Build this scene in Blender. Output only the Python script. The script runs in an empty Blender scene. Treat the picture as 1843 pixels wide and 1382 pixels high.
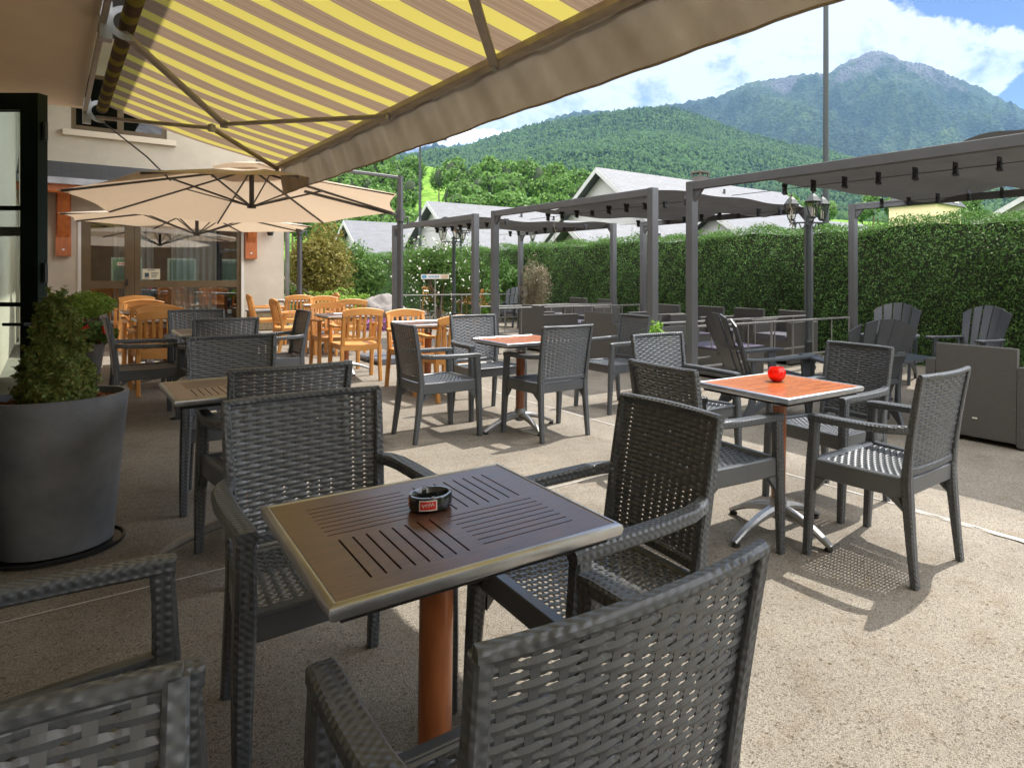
import bpy, math, random
import numpy as np
from mathutils import Vector, Matrix
R = math.radians
SC = bpy.context.scene
COL = SC.collection
# ---------------------------------------------------------------- camera
F, CX, CY, CH, TL = 1191.16, 1180.6, 495.8, 1.2797, .01296   # focal (px of 1843), principal point, eye height, slope of the terrace
cd = bpy.data.cameras.new('camera'); cam = bpy.data.objects.new('camera', cd); COL.objects.link(cam)
cam.location = (0, 0, CH); cam.rotation_euler = (R(90), 0, 0)
cd.sensor_width = 36; cd.lens = 36*F/1843; cd.sensor_fit = 'HORIZONTAL'
cd.shift_x = -(CX-921.5)/1843; cd.shift_y = -(691-CY)/1843
cd.clip_start = .02; cd.clip_end = 60000
SC.camera = cam
# ---------------------------------------------------------------- light
AZ, EL = R(44), R(63.5)
SUND = Vector((math.cos(AZ)*math.cos(EL), math.sin(AZ)*math.cos(EL), math.sin(EL)))
sl = bpy.data.lights.new('sun', 'SUN'); sl.energy = 3.7; sl.angle = R(.5); sl.color = (1, .95, .88)
so = bpy.data.objects.new('sun', sl); COL.objects.link(so)
so.rotation_euler = SUND.to_track_quat('Z', 'Y').to_euler(); so.location = (5, 5, 30)
W = bpy.data.worlds.new('World'); SC.world = W; W.use_nodes = True
SC.view_settings.view_transform = 'Standard'; SC.view_settings.look = 'None'; SC.view_settings.gamma = 1
SC.view_settings.exposure = 1.1
SC.cycles.max_bounces = 8; SC.cycles.transparent_max_bounces = 24; SC.cycles.caustics_reflective = False; SC.cycles.caustics_refractive = False
SC.cycles.volume_bounces = 0; SC.cycles.use_denoising = True
def nd(t, ty, **k):
    n = t.nodes.new(ty)
    for a, b in k.items():
        if a.startswith('i_'):
            key = a[2:]; n.inputs[int(key) if key.isdigit() else key.replace('_', ' ')].default_value = b
        else: setattr(n, a, b)
    return n
def world():
    t = W.node_tree; t.nodes.clear(); L = t.links.new
    out = nd(t, 'ShaderNodeOutputWorld'); bg = nd(t, 'ShaderNodeBackground'); bg.inputs[1].default_value = .15
    sky = nd(t, 'ShaderNodeTexSky'); sky.sky_type = 'NISHITA'; sky.sun_disc = False
    sky.sun_elevation = EL; sky.sun_rotation = R(90)-AZ; sky.altitude = 900; sky.dust_density = .6; sky.ozone_density = 1.6
    tc = nd(t, 'ShaderNodeTexCoord'); sep = nd(t, 'ShaderNodeSeparateXYZ'); L(tc.outputs['Generated'], sep.inputs[0])
    # clouds live on the sky sphere at infinity: direction -> (azimuth tangent, elevation)
    ay = nd(t, 'ShaderNodeMath', operation='MAXIMUM', i_1=.05); L(sep.outputs[1], ay.inputs[0])
    def M(op, a, b=None, c=None):
        n = nd(t, 'ShaderNodeMath', operation=op)
        for i, v in enumerate((a, b, c)):
            if v is None: continue
            if isinstance(v, (int, float)): n.inputs[i].default_value = v
            else: L(v, n.inputs[i])
        return n.outputs[0]
    ta = M('ARCTAN2', sep.outputs[0], sep.outputs[1])         # azimuth, 0 = +Y
    te = M('ARCSINE', sep.outputs[2])                          # elevation
    cv = nd(t, 'ShaderNodeCombineXYZ'); L(ta, cv.inputs[0]); L(M('MULTIPLY', te, 1.5), cv.inputs[1])
    n1 = nd(t, 'ShaderNodeTexNoise', i_Scale=5.5, i_Detail=12, i_Roughness=.58, i_Distortion=.25); L(cv.outputs[0], n1.inputs[0])
    n2 = nd(t, 'ShaderNodeTexNoise', i_Scale=14., i_Detail=8, i_Roughness=.65, i_Distortion=.3); L(cv.outputs[0], n2.inputs[0])
    # cloud bank: elliptical masses hanging round the summit (azimuth/elevation), broken up by noise
    def blob(a0, e0, ra, re):
        x = M('DIVIDE', M('SUBTRACT', ta, a0), ra); y = M('DIVIDE', M('SUBTRACT', te, e0), re)
        return M('SUBTRACT', 1, M('SQRT', M('ADD', M('MULTIPLY', x, x), M('MULTIPLY', y, y))))
    m = blob(.03, .24, .42, .20)
    for b in ((.28, .30, .12, .085), (.41, .275, .10, .07), (-.5, .22, .5, .2), (.10, .36, .16, .1), (-1.9, .35, .9, .5), (2.4, .3, .9, .5), (-2.9, .4, .6, .5), (1.3, .35, .5, .4)):
        m = M('MAXIMUM', m, blob(*b))
    m = M('MAXIMUM', m, M('MULTIPLY', M('SUBTRACT', te, .62), 2.5))      # added cloud veil overhead, out of view, serving as fill light
    m = M('ADD', M('MULTIPLY', m, .85), M('SUBTRACT', M('MULTIPLY', n1.outputs[0], 1.5), .72))
    cr = nd(t, 'ShaderNodeValToRGB'); cr.color_ramp.elements[0].position = .06; cr.color_ramp.elements[1].position = .12
    L(m, cr.inputs[0])
    # cloud shade: grey bases and white tops from the noise
    cc = nd(t, 'ShaderNodeValToRGB'); e = cc.color_ramp.elements
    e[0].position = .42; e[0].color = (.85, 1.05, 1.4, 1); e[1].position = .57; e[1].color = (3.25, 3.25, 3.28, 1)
    L(M('ADD', M('MULTIPLY', n2.outputs[0], .75), M('MULTIPLY', M('ADD', te, .12), .5)), cc.inputs[0])
    tint = nd(t, 'ShaderNodeMix', data_type='RGBA', blend_type='MULTIPLY'); tint.inputs[0].default_value = 1
    tint.inputs[7].default_value = (.020, .078, .205, 1); L(sky.outputs[0], tint.inputs[6])
    gl = nd(t, 'ShaderNodeMapRange'); gl.inputs[1].default_value = .5; gl.inputs[2].default_value = .95; gl.inputs[3].default_value = 1; gl.inputs[4].default_value = 1.15; L(te, gl.inputs[0])  # extra brightness for the added overhead veil, more fill from above
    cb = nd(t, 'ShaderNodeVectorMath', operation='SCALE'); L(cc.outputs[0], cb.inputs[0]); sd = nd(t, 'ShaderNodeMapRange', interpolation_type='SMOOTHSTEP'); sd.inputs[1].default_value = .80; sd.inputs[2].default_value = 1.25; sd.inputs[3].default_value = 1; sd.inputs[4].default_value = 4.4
    L(M('ABSOLUTE', M('ADD', ta, .16)), sd.inputs[0]); L(M('MAXIMUM', gl.outputs[0], sd.outputs[0]), cb.inputs['Scale'])      # unseen clouds to the sides, brightened as added fill for the shade
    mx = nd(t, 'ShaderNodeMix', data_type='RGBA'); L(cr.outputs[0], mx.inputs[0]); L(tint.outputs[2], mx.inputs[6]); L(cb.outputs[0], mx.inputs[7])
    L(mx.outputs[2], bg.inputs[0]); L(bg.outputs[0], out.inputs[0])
world()
# ---------------------------------------------------------------- frame of the place: u along the house, v away from it
UA = R(42.4); Ux, Uy, Vx, Vy = -math.sin(UA), math.cos(UA), math.cos(UA), math.sin(UA)
def P(u, v, z=0): return Vector((u*Ux+v*Vx, u*Uy+v*Vy, z))
def gz(x): return -TL*x
def G(px, py, z=0):                      # point of the sloping terrace (raised by z) that the photo shows at this pixel
    a = (px-CX)/F; b = -(py-CY)/F; t = (z-CH)/(b+TL*a); return Vector((a*t, t, CH+t*b))
def at(px, py, Y): return Vector(((px-CX)/F*Y, Y, CH-(py-CY)/F*Y))
def uv(p): return p.x*Ux+p.y*Uy, p.x*Vx+p.y*Vy
# ---------------------------------------------------------------- materials
def mat(name, col, rough=.6, metal=0, noise=None, bump=0, bscale=40, col2=None, spec=.5, trans=0, coat=0, coord='Object', weave=0, island=None, sheen=0, tcol=None, stretch=None):
    m = bpy.data.materials.new(name); m.use_nodes = True; t = m.node_tree; L = t.links.new
    p = t.nodes['Principled BSDF']; out = t.nodes['Material Output']
    p.inputs['Base Color'].default_value = (*col, 1); p.inputs['Roughness'].default_value = rough; p.inputs['Metallic'].default_value = metal
    p.inputs['Specular IOR Level'].default_value = spec; p.inputs['Coat Weight'].default_value = coat; p.inputs['Coat Roughness'].default_value = .12
    tc = nd(t, 'ShaderNodeTexCoord'); src = tc.outputs[coord]
    if stretch:
        mp = nd(t, 'ShaderNodeMapping'); mp.inputs['Scale'].default_value = stretch; L(src, mp.inputs[0]); src = mp.outputs[0]
    if noise or col2:
        n = nd(t, 'ShaderNodeTexNoise', i_Scale=noise or 8, i_Detail=9, i_Roughness=.62); L(src, n.inputs[0])
        cr = nd(t, 'ShaderNodeValToRGB'); cr.color_ramp.elements[0].position = .33; cr.color_ramp.elements[1].position = .67
        c2 = col2 or tuple(c*.72 for c in col)
        cr.color_ramp.elements[0].color = (*c2, 1); cr.color_ramp.elements[1].color = (*col, 1)
        L(n.outputs[0], cr.inputs[0]); cout = cr.outputs[0]
        if island:
            g = nd(t, 'ShaderNodeNewGeometry'); cr2 = nd(t, 'ShaderNodeValToRGB'); el = cr2.color_ramp.elements
            el[0].color = (*island[0], 1); el[1].color = (*island[-1], 1)
            for i, c in enumerate(island[1:-1]):
                x = cr2.color_ramp.elements.new((i+1)/(len(island)-1)); x.color = (*c, 1)
            L(g.outputs['Random Per Island'], cr2.inputs[0])
            mx = nd(t, 'ShaderNodeMix', data_type='RGBA'); mx.inputs[0].default_value = .65; L(cout, mx.inputs[6]); L(cr2.outputs[0], mx.inputs[7]); cout = mx.outputs[2]
        L(cout, p.inputs['Base Color'])
        rr = nd(t, 'ShaderNodeMapRange'); rr.inputs[3].default_value = max(rough-.08, .02); rr.inputs[4].default_value = min(rough+.1, 1)
        L(n.outputs[0], rr.inputs[0]); L(rr.outputs[0], p.inputs['Roughness'])
    if bump or weave:
        b = nd(t, 'ShaderNodeBump'); b.inputs['Distance'].default_value = .004
        if weave:
            sep = nd(t, 'ShaderNodeSeparateXYZ'); L(src, sep.inputs[0]); sn_ = []
            for k, o in enumerate(sep.outputs):
                q = nd(t, 'ShaderNodeMath', operation='MULTIPLY', i_1=weave*(1, 1, 1.0)[k]); L(o, q.inputs[0]); c = nd(t, 'ShaderNodeMath', operation='SINE'); L(q.outputs[0], c.inputs[0]); sn_.append(c.outputs[0])
            prod = None
            for a_, b_ in ((0, 1), (1, 2), (2, 0)):
                q = nd(t, 'ShaderNodeMath', operation='MULTIPLY'); L(sn_[a_], q.inputs[0]); L(sn_[b_], q.inputs[1])
                if prod is not None: w_ = nd(t, 'ShaderNodeMath', operation='ADD'); L(prod, w_.inputs[0]); L(q.outputs[0], w_.inputs[1]); prod = w_.outputs[0]
                else: prod = q.outputs[0]
            L(prod, b.inputs['Height']); b.inputs['Strength'].default_value = .4; b.inputs['Distance'].default_value = .0022
        else:
            n = nd(t, 'ShaderNodeTexNoise', i_Scale=bscale, i_Detail=8, i_Roughness=.65); L(src, n.inputs[0]); L(n.outputs[0], b.inputs['Height']); b.inputs['Strength'].default_value = bump
        L(b.outputs[0], p.inputs['Normal'])
    if trans:
        tr = nd(t, 'ShaderNodeBsdfTranslucent'); ms = nd(t, 'ShaderNodeMixShader'); ms.inputs[0].default_value = trans
        s = p.inputs['Base Color'].links
        if tcol: tr.inputs[0].default_value = (*tcol, 1)
        elif s: L(s[0].from_socket, tr.inputs[0])
        else: tr.inputs[0].default_value = (*col, 1)
        L(p.outputs[0], ms.inputs[1]); L(tr.outputs[0], ms.inputs[2]); L(ms.outputs[0], out.inputs[0])
    return m
M = {}
M['rattan'] = mat('rattan plastic', (.082, .090, .098), .31, noise=7, col2=(.068, .075, .082), spec=.75)
M['rattan_frame'] = mat('rattan frame plastic', (.076, .083, .090), .38, weave=330, spec=.5)
M['rattan_lounge'] = mat('flat weave', (.092, .088, .082), .6, weave=420)
M['plastic_dark'] = mat('dark resin', (.055, .062, .072), .38, bump=.2, bscale=60)
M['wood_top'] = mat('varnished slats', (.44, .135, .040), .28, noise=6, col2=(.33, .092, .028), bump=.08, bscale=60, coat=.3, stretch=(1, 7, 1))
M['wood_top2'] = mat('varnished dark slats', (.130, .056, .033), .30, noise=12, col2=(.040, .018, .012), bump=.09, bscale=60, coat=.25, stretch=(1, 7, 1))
M['pedestal'] = mat('stained wood post', (.42, .13, .035), .3, noise=5, col2=(.25, .07, .02), coat=.4, stretch=(8, 8, 1))
M['groove'] = mat('groove', (.012, .010, .009), .9)
M['alu'] = mat('brushed aluminium', (.58, .59, .61), .34, 1, noise=20, col2=(.5, .5, .5))
M['cast'] = mat('cast aluminium', (.45, .46, .47), .42, .9, noise=14, col2=(.3, .3, .3))
M['rubber'] = mat('rubber', (.02, .02, .02), .8)
M['orange'] = mat('honey resin', (.66, .32, .090), .42, noise=5, col2=(.55, .24, .06), bump=.08, bscale=90)
M['pot'] = mat('slate pot', (.19, .20, .215), .5, noise=6, col2=(.12, .13, .145), bump=.12, bscale=70)
M['soil'] = mat('bark mulch', (.30, .10, .035), .9, noise=60, col2=(.08, .03, .015), bump=1, bscale=70)
M['post'] = mat('grey lacquered steel', (.112, .114, .120), .48, noise=3, col2=(.095, .097, .103), bump=.05, bscale=200)
M['pole_dark'] = mat('dark green pole paint', (.022, .030, .030), .5, noise=4, col2=(.018, .024, .024))
M['steel_dark'] = mat('dark steel', (.075, .075, .078), .45, noise=6, col2=(.06, .06, .062))
M['black'] = mat('black metal', (.018, .020, .020), .4)
M['clip'] = mat('black clip', (.02, .02, .022), .3)
M['canopy_grey'] = mat('grey shade cloth', (.145, .142, .140), .85, noise=3, col2=(.12, .118, .118), bump=.15, bscale=300, trans=.07)
M['umbrella'] = mat('ecru canvas', (.62, .52, .41), .85, noise=2, col2=(.58, .48, .38), bump=.1, bscale=400, trans=.34, tcol=(.60, .46, .32))
M['valance'] = mat('taupe canvas', (.34, .28, .20), .85, noise=2.2, col2=(.26, .21, .155), bump=.5, bscale=9, trans=.22)
M['render_wall'] = mat('rough render', (.60, .52, .41), .9, noise=3, col2=(.52, .45, .355), bump=.8, bscale=120)
M['render_house'] = mat('smooth render', (.76, .64, .50), .9, noise=1.5, col2=(.70, .59, .46), bump=.05, bscale=60)
M['white_wall'] = mat('pale render', (.40, .385, .375), .9, noise=1, col2=(.34, .325, .315))
M['white'] = mat('white lacquer', (.76, .72, .66), .5, noise=4, col2=(.70, .66, .60))
M['frame_brown'] = mat('bronze frame', (.15, .10, .045), .4, noise=4, col2=(.12, .078, .035))
M['timber'] = mat('orange timber', (.52, .150, .030), .5, noise=4, col2=(.34, .085, .018), bump=.2, bscale=30, stretch=(6, 6, 1), coat=.15)
M['door_green'] = mat('dark green lacquer', (.014, .024, .019), .55, noise=3, col2=(.010, .018, .014), spec=.2)
M['stone'] = mat('boulder stone', (.28, .255, .24), .9, noise=4, col2=(.13, .12, .115), bump=1, bscale=9)
M['curtain'] = mat('sheer curtain', (.78, .77, .76), .9, trans=.3)
M['interior'] = mat('interior', (.36, .31, .26), .9, noise=1.2, col2=(.12, .10, .09))
M['paper'] = mat('notice paper', (.72, .66, .48), .7)
M['ink'] = mat('ink', (.05, .08, .10), .7)
M['red'] = mat('red print', (.60, .03, .02), .5)
M['chimney'] = mat('chimney', (.10, .08, .07), .8, noise=9)
def leafmat(name, cols, trans=.35, rough=.55):
    return mat(name, cols[0], rough, noise=1.6, col2=cols[1], island=cols, trans=trans, spec=.35)
M['leaf_box'] = leafmat('boxwood leaf', [(.19, .26, .06), (.12, .18, .04), (.28, .20, .06), (.16, .27, .06)], .3)
M['leaf_hedge'] = leafmat('hedge leaf', [(.085, .195, .034), (.052, .12, .024), (.068, .155, .028), (.11, .23, .040), (.12, .11, .04)], .35)
M['leaf_lime'] = leafmat('lime leaf', [(.22, .40, .04), (.15, .30, .03), (.28, .46, .06)], .45)
M['leaf_mid'] = leafmat('mid leaf', [(.10, .19, .035), (.06, .13, .025), (.14, .24, .05)], .4)
M['leaf_gold'] = leafmat('golden conifer leaf', [(.24, .22, .04), (.15, .13, .03), (.30, .24, .06), (.17, .20, .04)], .35)
M['leaf_juniper'] = leafmat('juniper leaf', [(.26, .40, .06), (.16, .27, .045), (.34, .46, .075)], .35)
M['leaf_pale'] = leafmat('variegated leaf', [(.20, .28, .12), (.10, .20, .06), (.42, .46, .32)], .35)
M['leaf_dry'] = leafmat('dry twigs', [(.34, .27, .19), (.22, .17, .12), (.28, .25, .15), (.12, .16, .06)], .2)
M['leaf_forest'] = leafmat('forest leaf', [(.09, .19, .035), (.06, .13, .025), (.15, .27, .045), (.11, .21, .045)], .3, .7)
M['petal_red'] = mat('red petals', (.62, .03, .02), .6, trans=.3)
M['petal_white'] = mat('white petals', (.80, .78, .72), .6, trans=.3)
M['petal_pink'] = mat('purple petals', (.38, .14, .36), .6, trans=.3)
M['bark'] = mat('bark', (.13, .095, .065), .9, noise=20, bump=.8, bscale=40)
M['grass'] = mat('meadow', (.13, .26, .035), .95, noise=.08, col2=(.09, .19, .03), bump=.3, bscale=6)
def glassmat(name, tint, refl=.08, dark=0):
    m = bpy.data.materials.new(name); m.use_nodes = True; t = m.node_tree; t.nodes.clear(); L = t.links.new
    o = nd(t, 'ShaderNodeOutputMaterial'); a = nd(t, 'ShaderNodeBsdfTransparent'); a.inputs[0].default_value = (*tint, 1)
    g = nd(t, 'ShaderNodeBsdfGlossy', i_Roughness=.01); fr = nd(t, 'ShaderNodeFresnel', i_IOR=1.5)
    ad = nd(t, 'ShaderNodeMath', operation='ADD', i_1=refl); L(fr.outputs[0], ad.inputs[0])
    gg = nd(t, 'ShaderNodeNewGeometry'); iv = nd(t, 'ShaderNodeMath', operation='SUBTRACT', i_0=1.); L(gg.outputs['Backfacing'], iv.inputs[1])
    mu = nd(t, 'ShaderNodeMath', operation='MULTIPLY'); L(ad.outputs[0], mu.inputs[0]); L(iv.outputs[0], mu.inputs[1])
    s = nd(t, 'ShaderNodeMixShader'); L(mu.outputs[0], s.inputs[0]); L(a.outputs[0], s.inputs[1]); L(g.outputs[0], s.inputs[2]); L(s.outputs[0], o.inputs[0]); return m
M['glass'] = glassmat('window glass', (.75, .8, .8), .26)
M['glass_door'] = glassmat('door glass', (.82, .92, .90), .05)
M['glass_dark'] = glassmat('upper window glass', (.35, .4, .38), .02)
M['glass_lamp'] = glassmat('lantern glass', (.8, .8, .75), .1)
def redglass():
    m = mat('red glass', (.85, .030, .012), .10, spec=.6, coat=.5, trans=.55); return m
M['red_glass'] = redglass()
def awning_mat():
    m = bpy.data.materials.new('striped awning cloth'); m.use_nodes = True; t = m.node_tree; L = t.links.new
    p = t.nodes['Principled BSDF']; out = t.nodes['Material Output']
    tc = nd(t, 'ShaderNodeTexCoord'); sep = nd(t, 'ShaderNodeSeparateXYZ'); L(tc.outputs['UV'], sep.inputs[0])
    def mm(op, a, b): 
        n = nd(t, 'ShaderNodeMath', operation=op); 
        for i, v in enumerate((a, b)):
            if isinstance(v, (int, float)): n.inputs[i].default_value = v
            else: L(v, n.inputs[i])
        return n.outputs[0]
    fr = mm('FRACT', mm('DIVIDE', sep.outputs[0], .40), 0)
    cr = nd(t, 'ShaderNodeValToRGB'); cr.color_ramp.interpolation = 'CONSTANT'; e = cr.color_ramp.elements
    Y, B, B2, B3 = (.37, .31, .070, 1), (.165, .115, .075, 1), (.22, .155, .105, 1), (.135, .092, .062, 1)
    e[0].position = 0; e[0].color = Y; e[1].position = .40; e[1].color = B
    for q, c in ((.455, B2), (.47, B), (.55, B3), (.565, B), (.64, B2), (.655, B), (.74, B2), (.755, B), (.83, B3), (.845, B), (.92, B2), (.935, B)):
        x = e.new(q); x.color = c
    L(fr, cr.inputs[0]); L(cr.outputs[0], p.inputs['Base Color']); p.inputs['Roughness'].default_value = .85
    tr = nd(t, 'ShaderNodeBsdfTranslucent'); L(cr.outputs[0], tr.inputs[0]); ms = nd(t, 'ShaderNodeMixShader'); ms.inputs[0].default_value = .62
    L(p.outputs[0], ms.inputs[1]); L(tr.outputs[0], ms.inputs[2]); L(ms.outputs[0], out.inputs[0]); return m
M['awning'] = awning_mat()
def slate_mat(name, col, sc):
    m = mat(name, col, .6, bump=.2, bscale=20); t = m.node_tree; L = t.links.new; p = t.nodes['Principled BSDF']
    tc = nd(t, 'ShaderNodeTexCoord'); br = nd(t, 'ShaderNodeTexBrick', i_Scale=sc, i_Mortar_Size=.012); L(tc.outputs['UV'], br.inputs[0])
    br.inputs['Color1'].default_value = (*col, 1); br.inputs['Color2'].default_value = (*[c*.8 for c in col], 1); br.inputs['Mortar'].default_value = (*[c*.45 for c in col], 1)
    br.inputs['Brick Width'].default_value = .6; br.inputs['Row Height'].default_value = .25
    n = nd(t, 'ShaderNodeTexNoise', i_Scale=3., i_Detail=6); L(tc.outputs['UV'], n.inputs[0])
    mr = nd(t, 'ShaderNodeMapRange'); mr.inputs[3].default_value = .75; mr.inputs[4].default_value = 1.2; L(n.outputs[0], mr.inputs[0])
    mx = nd(t, 'ShaderNodeMix', data_type='RGBA', blend_type='MULTIPLY'); mx.inputs[0].default_value = 1; L(br.outputs[0], mx.inputs[6]); L(mr.outputs[0], mx.inputs[7]); L(mx.outputs[2], p.inputs['Base Color'])
    return m
M['slate'] = slate_mat('slate roof', (.098, .104, .118), 1.6)
M['slate_dark'] = slate_mat('dark slate', (.085, .088, .095), 2.2)
def terrace_mat():
    m = bpy.data.materials.new('exposed aggregate'); m.use_nodes = True; t = m.node_tree; L = t.links.new; p = t.nodes['Principled BSDF']
    tc = nd(t, 'ShaderNodeTexCoord'); v = nd(t, 'ShaderNodeTexVoronoi', i_Scale=290.); L(tc.outputs['Object'], v.inputs[0])
    v2 = nd(t, 'ShaderNodeTexVoronoi', i_Scale=110.); L(tc.outputs['Object'], v2.inputs[0])
    cr = nd(t, 'ShaderNodeValToRGB'); e = cr.color_ramp.elements
    e[0].color = (.17, .145, .12, 1); e[1].color = (.60, .55, .47, 1)
    for q, c in ((.2, (.33, .29, .24)), (.45, (.41, .365, .30)), (.7, (.47, .42, .34)), (.88, (.53, .48, .40))): e.new(q).color = (*c, 1)
    sp = nd(t, 'ShaderNodeSeparateColor'); L(v.outputs['Color'], sp.inputs[0]); L(sp.outputs[0], cr.inputs[0])
    n = nd(t, 'ShaderNodeTexNoise', i_Scale=.9, i_Detail=8, i_Roughness=.65); L(tc.outputs['Object'], n.inputs[0])
    r2 = nd(t, 'ShaderNodeValToRGB'); r2.color_ramp.elements[0].position = .3; r2.color_ramp.elements[1].position = .7
    r2.color_ramp.elements[0].color = (.74, .71, .68, 1); r2.color_ramp.elements[1].color = (1.08, 1.06, 1.02, 1); L(n.outputs[0], r2.inputs[0])
    n3 = nd(t, 'ShaderNodeTexNoise', i_Scale=7., i_Detail=6, i_Roughness=.7); L(tc.outputs['Object'], n3.inputs[0])
    r3 = nd(t, 'ShaderNodeValToRGB'); r3.color_ramp.elements[0].position = .30; r3.color_ramp.elements[1].position = .5
    r3.color_ramp.elements[0].color = (.86, .80, .74, 1); r3.color_ramp.elements[1].color = (1, 1, 1, 1); L(n3.outputs[0], r3.inputs[0])
    r4 = nd(t, 'ShaderNodeValToRGB'); r4.color_ramp.elements[0].position = .0; r4.color_ramp.elements[1].position = .07
    r4.color_ramp.elements[0].color = (.5, .45, .4, 1); r4.color_ramp.elements[1].color = (1, 1, 1, 1)
    s2 = nd(t, 'ShaderNodeSeparateColor'); L(v2.outputs['Color'], s2.inputs[0]); L(s2.outputs[1], r4.inputs[0])
    c = cr.outputs[0]
    r2.color_ramp.elements[0].color = (.40, .395, .385, 1); r2.color_ramp.elements[1].color = (.62, .615, .605, 1)
    n5 = nd(t, 'ShaderNodeTexNoise', i_Scale=2.6, i_Detail=7, i_Roughness=.6, i_Distortion=.8); L(tc.outputs['Object'], n5.inputs[0])      # old spills and worn patches
    r5 = nd(t, 'ShaderNodeValToRGB'); r5.color_ramp.elements[0].position = .60; r5.color_ramp.elements[1].position = .70
    r5.color_ramp.elements[0].color = (1, 1, 1, 1); r5.color_ramp.elements[1].color = (.80, .77, .74, 1); L(n5.outputs[0], r5.inputs[0])
    for r in (r2, r3, r4, r5):
        mx = nd(t, 'ShaderNodeMix', data_type='RGBA', blend_type='MULTIPLY'); mx.inputs[0].default_value = 1; L(c, mx.inputs[6]); L(r.outputs[0], mx.inputs[7]); c = mx.outputs[2]
    L(c, p.inputs['Base Color']); p.inputs['Roughness'].default_value = .85; p.inputs['Specular IOR Level'].default_value = .3
    b = nd(t, 'ShaderNodeBump', i_Strength=.6, i_Distance=.003); L(v.outputs['Distance'], b.inputs['Height']); L(b.outputs[0], p.inputs['Normal']); return m
M['terrace'] = terrace_mat()
M['joint'] = mat('pale joint', (.62, .62, .60), .8, noise=6, col2=(.42, .39, .35))
# ---------------------------------------------------------------- mesh builder
class MB:
    def __init__(s, o=(0, 0, 0)): s.v = []; s.f = []; s.o = Vector(o); s.uv = None; s.mi = []
    def add(s, vs, fs):
        b = len(s.v); s.v += [tuple(p) for p in vs]; s.f += [tuple(b+i for i in f) for f in fs]; return s
    def box(s, x0, x1, y0, y1, z0, z1):
        return s.add([(x0, y0, z0), (x1, y0, z0), (x1, y1, z0), (x0, y1, z0), (x0, y0, z1), (x1, y0, z1), (x1, y1, z1), (x0, y1, z1)],
                     [(0, 3, 2, 1), (4, 5, 6, 7), (0, 1, 5, 4), (1, 2, 6, 5), (2, 3, 7, 6), (3, 0, 4, 7)])
    def hexa(s, q): return s.add(q, [(0, 3, 2, 1), (4, 5, 6, 7), (0, 1, 5, 4), (1, 2, 6, 5), (2, 3, 7, 6), (3, 0, 4, 7)])
    def sweep(s, pts, sizes, side=(1, 0, 0), ch=.18, close=True):
        # rectangular bar with softened edges along pts; sizes = (width along side, height) at each point
        pts = [Vector(p) for p in pts]; n = len(pts); side = Vector(side)
        if isinstance(sizes[0], (int, float)): sizes = [sizes]*n
        rings = []
        for i, p in enumerate(pts):
            t = (pts[min(i+1, n-1)]-pts[max(i-1, 0)]).normalized(); a = (side-t*side.dot(t)).normalized(); b = t.cross(a)
            w, h = sizes[i][0]/2, sizes[i][1]/2; c = min(w, h)*2*ch
            rings.append([p+a*x+b*y for x, y in ((-w+c, -h), (w-c, -h), (w, -h+c), (w, h-c), (w-c, h), (-w+c, h), (-w, h-c), (-w, -h+c))])
        vs = [q for r in rings for q in r]; fs = []
        for i in range(n-1):
            for k in range(8): k2 = (k+1) % 8; fs.append((i*8+k, i*8+k2, i*8+8+k2, i*8+8+k))
        if close: fs += [tuple(range(7, -1, -1)), tuple((n-1)*8+k for k in range(8))]
        return s.add(vs, fs)
    def tube(s, pts, r, n=10, close=True):
        pts = [Vector(p) for p in pts]; m = len(pts)
        if isinstance(r, (int, float)): r = [r]*m
        vs = []; fs = []; a = None
        for i, p in enumerate(pts):
            t = (pts[min(i+1, m-1)]-pts[max(i-1, 0)]).normalized()
            if a is None: a = t.orthogonal().normalized()
            a = (a-t*a.dot(t)).normalized(); b = t.cross(a)
            for k in range(n): q = 2*math.pi*k/n; vs.append(p+(a*math.cos(q)+b*math.sin(q))*r[i])
        for i in range(m-1):
            for k in range(n): k2 = (k+1) % n; fs.append((i*n+k, i*n+k2, i*n+n+k2, i*n+n+k))
        if close: fs += [tuple(range(n-1, -1, -1)), tuple((m-1)*n+k for k in range(n))]
        return s.add(vs, fs)
    def lathe(s, prof, c=(0, 0, 0), n=32, a0=0):
        vs = []; fs = []; m = len(prof)
        for r, z in prof:
            for k in range(n): q = 2*math.pi*k/n+a0; vs.append((c[0]+r*math.cos(q), c[1]+r*math.sin(q), c[2]+z))
        for i in range(m-1):
            for k in range(n): k2 = (k+1) % n; fs.append((i*n+k, i*n+k2, i*n+n+k2, i*n+n+k))
        if prof[0][0] > 1e-5: fs.append(tuple(range(n-1, -1, -1)))
        if prof[-1][0] > 1e-5: fs.append(tuple((m-1)*n+k for k in range(n)))
        return s.add(vs, fs)
    def grid(s, fn, nu, nv, thick=0):
        vs = [fn(i/nu, j/nv) for j in range(nv+1) for i in range(nu+1)]
        fs = [(j*(nu+1)+i, j*(nu+1)+i+1, (j+1)*(nu+1)+i+1, (j+1)*(nu+1)+i) for j in range(nv) for i in range(nu)]
        return s.add(vs, fs)
    def build(s, name, m, parent=None, smooth=False, uvs=None):
        me = bpy.data.meshes.new(name); me.from_pydata([tuple(Vector(p)-s.o) for p in s.v], [], s.f); me.update()
        if uvs:
            ul = me.uv_layers.new(name='UVMap')
            for l in me.loops: ul.data[l.index].uv = uvs[l.vertex_index]
        me.materials.append(M[m] if isinstance(m, str) else m)
        if smooth: me.shade_smooth(); 
        if smooth == 'auto':
            try: me.set_sharp_from_angle(angle=R(35))
            except Exception: pass
        o = bpy.data.objects.new(name, me); COL.objects.link(o); o.parent = parent; return o
def tag(o, label=None, cat=None, group=None, kind=None):
    for k, v in (('label', label), ('category', cat), ('group', group), ('kind', kind)):
        if v: o[k] = v
    return o
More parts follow.
